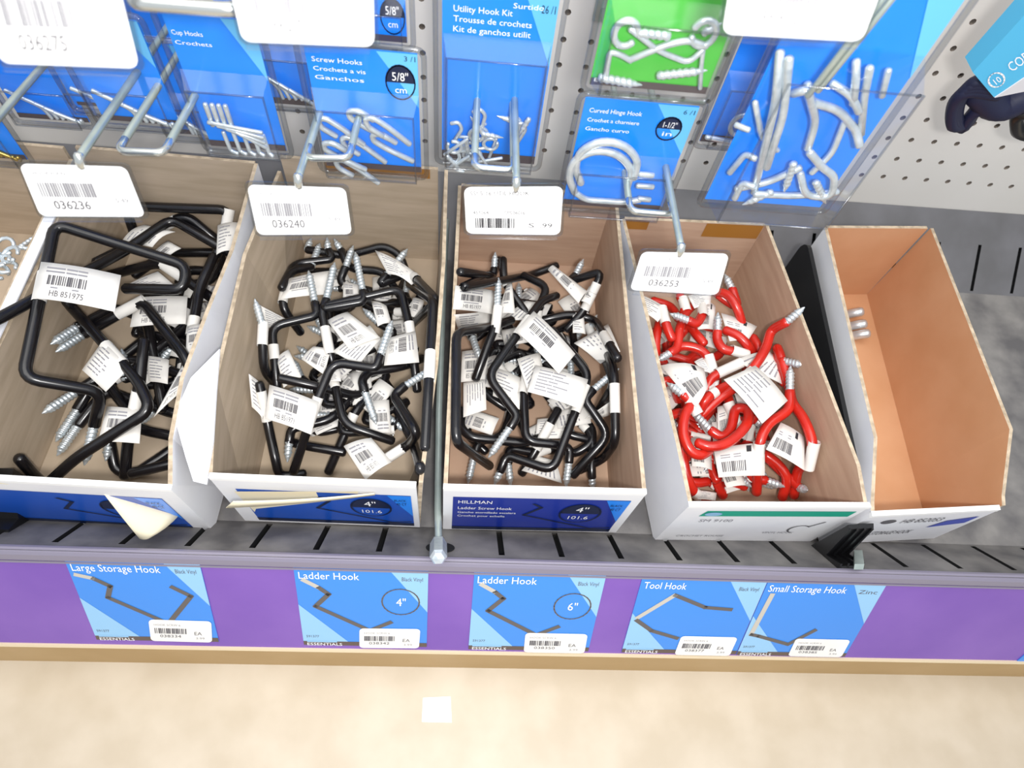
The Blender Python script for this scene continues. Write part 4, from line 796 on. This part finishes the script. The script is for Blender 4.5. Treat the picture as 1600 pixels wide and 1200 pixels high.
wire(t, ring_of(L(0.5, 0.2, 0.25), X_*0.3, Z_*0.35, 0.1), 0.07); wire(t, [L(0.1, 0.1, 0.25), L(0.5, 0.08, 0.25), L(0.9, 0.12, 0.25)], 0.08)
# utility hook kit
t, L, y, N = pack('blue Utility Hook Kit blister pack filled with small hooks and eyes', ((652, -60), (876, -60), (838, 262), (686, 252)), 15.6, 'pack_blue', (0.06, 0.94, 0.03, 0.70), 0.6,
    [('Utility Hook Kit', 0.14, 0.795, 0.46, 0.036), ('Trousse de crochets', 0.14, 0.752, 0.62, 0.036), ('Kit de ganchos utilit', 0.14, 0.708, 0.62, 0.036), ('Surtido', 0.6, 0.83, 0.24, 0.03)], None, None, group=GP)
m = MB(); text(m, lambda a, b: L(a, b, 0.035), '26 /1', 0.82, 0.82, 0.11, 0.035); m.build('small_print', 'ring_navy', t)
rn = random.Random(4)
for k in range(26):
    x, yy = rn.uniform(0.16, 0.84), rn.uniform(0.07, 0.38)*(0.7+0.3*rn.random()); d = rn.uniform(0.12, 0.5); a = rn.uniform(0, 6.28)
    e1 = X_*math.cos(a)+Z_*math.sin(a); e2 = X_*-math.sin(a)+Z_*math.cos(a); c = L(x, yy, d)
    if k % 4 == 0: wire(t, ring_of(c, e1*0.2, e2*0.2, 0), 0.055, name='screw_eye')
    elif k % 4 == 1: wire(t, [c-e1*0.35, c+e1*0.15, c+e1*0.3+e2*0.2, c+e1*0.15+e2*0.35], 0.055)
    elif k % 4 == 2: wire(t, [c-e1*0.45, c+e1*0.45], 0.05)
    else: m = MB(); thread_mesh(m, c-e1*0.3, c+e1*0.3, 0.075); m.build('screw_thread', 'zinc', t)
# 5/8 packs
t, L, y, N = pack('lower blue blister pack with a 5/8 badge and overlapping J hooks', ((446, 62), (645, 70), (668, 278), (502, 262)), 14.6, 'pack_blue', (0.05, 0.95, 0.03, 0.68), 0.55,
    [('Screw Hooks', 0.10, 0.86, 0.4, 0.045), ('Crochets a vis', 0.10, 0.80, 0.42, 0.04), ('Ganchos', 0.10, 0.74, 0.4, 0.04)], ('5/8"', 0.80, 0.76, 0.12, 0.12, 'cm'), '3 /1', group=GP)
for k, (x, yy) in enumerate(((0.2, 0.44), (0.42, 0.47), (0.62, 0.5), (0.16, 0.22), (0.38, 0.3), (0.6, 0.3), (0.3, 0.13))):
    a = -0.62; e1 = X_*math.cos(a)+Z_*math.sin(a); e2 = X_*-math.sin(a)+Z_*math.cos(a); c = L(x, yy, 0.15+0.06*(k % 4)); s_ = 1 if k % 2 else -1
    wire(t, [c+e1*0.95+e2*0.1*s_, c+e1*0.2, c-e1*0.25, c-e1*0.38+e2*0.16*s_, c-e1*0.2+e2*0.34*s_, c+e1*0.25+e2*0.34*s_], 0.08)
t, L, y, N = pack('blue blister pack with a 5/8 badge hanging behind and above its twin', ((500, -160), (668, -160), (652, 74), (490, 66)), 15.4, 'pack_blue', (0.05, 0.95, 0.03, 0.40), 0.4, [], ('5/8"', 0.80, 0.24, 0.12, 0.13, 'cm'), '8 /1', group=GP)
wire(t, [L(0.3, 0.2, 0.2), L(0.5, 0.1, 0.2)], 0.08)
t, L, y, N = pack('blue blister pack with four upright screw shanks, left of the 5/8 pack', ((265, 8), (430, 30), (460, 244), (322, 232)), 15.0, 'pack_blue', (0.05, 0.95, 0.03, 0.62), 0.5,
    [('Cup Hooks', 0.10, 0.84, 0.3, 0.04), ('Crochets', 0.10, 0.78, 0.36, 0.035)], None, None, group=GP)
for k in range(4): wire(t, [L(0.22+0.07*k, 0.42, 0.25), L(0.22+0.07*k, 0.26, 0.25)], 0.07); wire(t, [L(0.2+0.09*k, 0.3-0.02*k, 0.35), L(0.75, 0.24-0.04*k, 0.3)], 0.06)
for k in range(5): wire(t, [L(0.3+0.11*k, 0.2, 0.2), L(0.32+0.11*k, 0.06, 0.25), L(0.4+0.1*k, 0.05, 0.3)], 0.06)
# packs at left, hung one behind the other
for k, (p4, yy, lab) in enumerate(((((85, 20), (235, 18), (292, 196), (160, 200)), 15.4, 'nearest of the blue packs hung one behind another at upper left'), (((30, 60), (150, 60), (232, 172), (120, 176)), 16.6, 'middle one of the blue packs hung one behind another at upper left'),
        (((-70, 30), (60, 28), (150, 190), (30, 196)), 17.6, 'blue pack deepest in the row at upper left, above the wall of the box'), (((-140, 80), (-20, 78), (52, 248), (-52, 256)), 15.8, 'blue pack with brass screws cut off by the upper left edge'))):
    t, L, y, N = pack(lab, p4, yy, 'pack_blue', (0.05, 0.95, 0.03, 0.5), 0.45, [], group=GP)
    for j in range(6): wire(t, [L(0.15+0.1*j, 0.36-0.03*j, 0.15+0.04*j), L(0.5+0.08*j, 0.22-0.03*j, 0.2), L(0.55+0.07*j, 0.12, 0.25)], 0.06, 'brass' if k == 3 else 'zinc')
for p4, yy, lab in ((((-60, -60), (110, -60), (190, 150), (40, 152)), 19.4, 'blue pack in the back row behind the big upper left price tag'), (((130, -60), (300, -60), (350, 150), (205, 152)), 19.0, 'blue pack in the back row between the two big upper left price tags'),
        (((318, -60), (480, -60), (512, 168), (375, 168)), 18.6, 'blue pack in the back row between the shank pack and the 5/8 pack'), (((205, 60), (300, 62), (352, 218), (262, 214)), 17.2, 'narrow blue pack tucked in left of the four shank pack')):
    t, L, y, N = pack(lab, p4, yy, 'pack_blue', (0.05, 0.95, 0.03, 0.5), 0.45, [], group=GP)
    for j in range(6): wire(t, [L(0.15+0.1*j, 0.36-0.03*j, 0.15+0.04*j), L(0.5+0.08*j, 0.22-0.03*j, 0.2), L(0.55+0.07*j, 0.12, 0.25)], 0.06)
# ------------------------------------------------------------------ peg hooks with price tags
TAN = math.tan(math.radians(9))
def peg(label, tip, ty, loop=None, ly=None, tagpx=None, tagy=None, code=None, r=0.095, dz=1.0, extra=None, seed=1):
    p = py(*tip, ty); bk = V((p.x, PEG_Y, p.z-(PEG_Y-ty)*TAN*dz)); t = thing('peg_hook', label, 'hook', bk, 'wire peg hooks with price tags')
    m = MB(); m.tube([bk, p+(bk-p)*0.02, p, p+V((0, -0.06, -0.16))], r, 8); m.build('label_wire', 'steel_wire', t)
    m = MB(); m.tube([p+V((0, 0.02, 0.05)), p+V((0, -0.05, -0.06)), p+V((0, -0.06, -0.2))], r*1.2, 8); m.build('wire_end', 'bright_wire', t)
    if loop:
        a, b = py(*loop[0], ly), py(*loop[1], ly); z = (a.z+b.z)/2
        A, B = V((a.x, ly, a.z)), V((b.x, ly, b.z)); A2, B2_ = A+V((0, PEG_Y-ly, -(PEG_Y-ly)*TAN*dz)), B+V((0, PEG_Y-ly, -(PEG_Y-ly)*TAN*dz))
        e = V((0, 0.5, -0.5*TAN))
        m = MB(); m.tube([A2, A+e], r, 8); m.build('prong', 'steel_wire', t); m = MB(); m.tube([B2_, B+e], r, 8); m.build('prong', 'steel_wire', t)
        m = MB(); m.tube(fillet([A+e*1.02, A, B, B+e*1.02], 0.25, 5), r, 8); m.build('cross_end', 'bright_wire', t)
        x0, x1 = min(A2.x, bk.x)-0.3, max(B2_.x, bk.x)+0.3; z0, z1 = min(A2.z, bk.z)-0.4, max(A2.z, bk.z)+0.4
        m = MB(); m.box(x0, x1, PEG_Y-0.06, PEG_Y-0.005, z0, z1); m.build('back_plate', 'steel_wire', t)
    if tagpx:
        n = V((0, -math.cos(0.2), math.sin(0.2))); o = py((tagpx[0][0]+tagpx[1][0])/2, (tagpx[0][1]+tagpx[1][1])/2, tagy or ty-0.1); c = [hit(u, v, o, n) for u, v in tagpx]
        f = lambda x, yy, d=0.0: (c[0]*(1-x)+c[1]*x)*yy+(c[3]*(1-x)+c[2]*x)*(1-yy)+n*d
        m = MB(); m.slab([f(x, yy) for x, yy in rounded(-0.03, -0.05, 1.03, 1.05, 0.06, 0.1)], 0.05); h = m.build('tag_holder', 'smoky_plastic', t)
        m = MB(); m.slab([f(x, yy, 0.03) for x, yy in rounded(0, 0.0, 1, 1, 0.07, 0.12)], 0.02); m.build('price_label', 'label_white', h)
        m = MB(); m.slab([f(0.03, -0.06, 0.14), f(0.97, -0.06, 0.14), f(0.96, 0.07, 0.10), f(0.04, 0.07, 0.10)], 0.08); m.build('holder_lip', 'clear_plastic', h)
        g = lambda x, yy: f(x, yy, 0.04); m = MB()
        if extra:
            text(m, g, extra[0], 0.06, 0.84, 0.6, 0.09, 0); text(m, g, extra[1], 0.08, 0.44, 0.16, 0.08, 0); text(m, g, extra[2], 0.40, 0.44, 0.22, 0.08, 0)
            barcode(m, g, 0.10, 0.14, 0.42, 0.22, 0, 20, 3); text(m, g, extra[3], 0.66, 0.16, 0.06, 0.1, 0); text(m, g, extra[4], 0.78, 0.16, 0.13, 0.1, 0)
        else:
            barcode(m, g, 0.10, 0.40, 0.52, 0.27, 1, 22, seed); text(m, g, code, 0.18, 0.16, 0.34, 0.17, 0); text(m, g, '5.49', 0.78, 0.3, 0.12, 0.09, 1); text(m, g, 'HOOK PLAIN', 0.1, 0.82, 0.3, 0.06, 1)
        m.build('print', ['black_ink' if extra else 'ink', 'pale_ink'], h)
    return t
peg('wire peg hook whose white price tag hangs over the leftmost full box', (124, 246), 11.6, ((184, 236), (256, 239)), 12.4, ((30, 255), (197, 260), (228, 338), (64, 337)), 11.5, '036236', seed=2)
peg('wire peg hook whose white price tag hangs over the peeled label box', (466, 278), 11.8, ((478, 247), (545, 247)), 12.6, ((386, 288), (540, 293), (550, 365), (403, 366)), 11.7, '036240', seed=3)
peg('wire peg hook with the sharp readable price tag over the intact label box', (807, 284), 11.9, ((741, 262), (803, 267)), 12.5, ((725, 292), (880, 291), (875, 366), (729, 364)), 11.8, None, extra=('SS! 5/16 UTIL HOOK', '453064', 'CP036016', 'S', '.99'))
peg('wire peg hook whose white price tag hangs over the red hooks', (1064, 386), 11.0, ((986, 330), (1053, 336)), 12.4, ((1003, 393), (1139, 396), (1121, 460), (984, 452)), 10.9, '036253', dz=0.4, seed=5)
peg('wire peg hook with the big blurred price tag in the upper left corner', (60, -70), 10.2, ((-20, -40), (60, -40)), 11.0, ((-45, -62), (178, -56), (219, 106), (2, 98)), 10.1, '036275', seed=6)
peg('wire peg hook with the big price tag at the top left of centre', (460, -80), 10.2, ((204, 4), (372, 16)), 10.2, ((350, -62), (582, -58), (585, 72), (380, 64)), 10.1, '036275', r=0.12, seed=7)
peg('wire peg hook with the big price tag at the top right of centre', (1265, -95), 10.2, ((1390, -30), (1440, -30)), 11.5, ((1150, -82), (1400, -80), (1345, 64), (1128, 52)), 10.1, '036310', seed=8)
peg('bare peg wire entering at the left edge below the big tag', (-70, 262), 11.8)
t = thing('hanging_strip', 'pair of thin grey wires hanging down behind the large right pack', 'wire', py(1330, 100, 14.4))
for a, b in (((1400, -10), (1278, 142)), ((1385, -10), (1262, 150))):
    m = MB(); m.tube([py(*a, 12.0), py(*b, 12.2)], 0.07, 8); m.build('wire', 'steel_wire', t)
# items hanging at the far right
t = thing('cord_pack', 'dark navy coiled cord in a pale blue card sleeve, upper right', 'package', py(1550, 120, 18))
q = lambda u, v, y: py(u, v, y)
A = [q(1520, 113, 17.2), q(1640, -20, 17.2), q(1690, 60, 17.2), q(1553, 152, 17.2)]
m = MB(); m.slab([A[3], A[2], A[1], A[0]], 0.7); m.build('card_sleeve', 'cyan_card', t)
m = MB(); m.slab([A[3]+V((0.02, -0.02, 0)), q(1640, 135, 17.6), A[2]+V((0, -0.02, 0))], 0.6); m.build('sleeve_underside', 'card_white', t)
fa = lambda x, yy: A[3]+(A[2]-A[3])*x+(A[0]-A[3])*yy+V((0, -0.03, 0.01)); m = MB()
m.flatline(fa, ellipse(0.13, 0.42, 0.08, 0.22, 0, 360, 14), 0.02); text(m, fa, '10', 0.10, 0.3, 0.07, 0.2); text(m, fa, 'CORD', 0.3, 0.35, 0.3, 0.3); m.build('lettering', 'label_white', t)
for k in range(4):
    m = MB(); m.tube(catmull([q(1560, 130+k*6, 17.9), q(1525-k*4, 128+k*5, 18.0), q(1503-k*4, 150+k*4, 18.2), q(1495-k*2, 178+k*6, 18.4), q(1503+k*3, 200-k*3, 18.6), q(1520+k*2, 178-k*3, 18.4), q(1548, 165-k*3, 18.2)], 5), 0.2, 8); m.build('cord_loop', 'navy_cord', t)
m = MB(); m.tube(catmull([q(1530, 140, 18.4), q(1560, 165, 18.4), q(1600, 150, 18.4)], 5), 0.5, 10); m.build('cord_bundle', 'navy_cord', t)
t = thing('cord_pack', 'black coiled cord cut off by the right edge', 'package', py(1600, 190, 18.5))
for k in range(3):
    m = MB(); m.tube(catmull([q(1640, 165+k*8, 18.0), q(1605-k*5, 160+k*9, 18.2), q(1588, 178+k*9, 18.4), q(1597, 200+k*5, 18.6), q(1640, 205+k*5, 18.4)], 5), 0.2, 8); m.build('cord_loop', 'black_plastic', t)
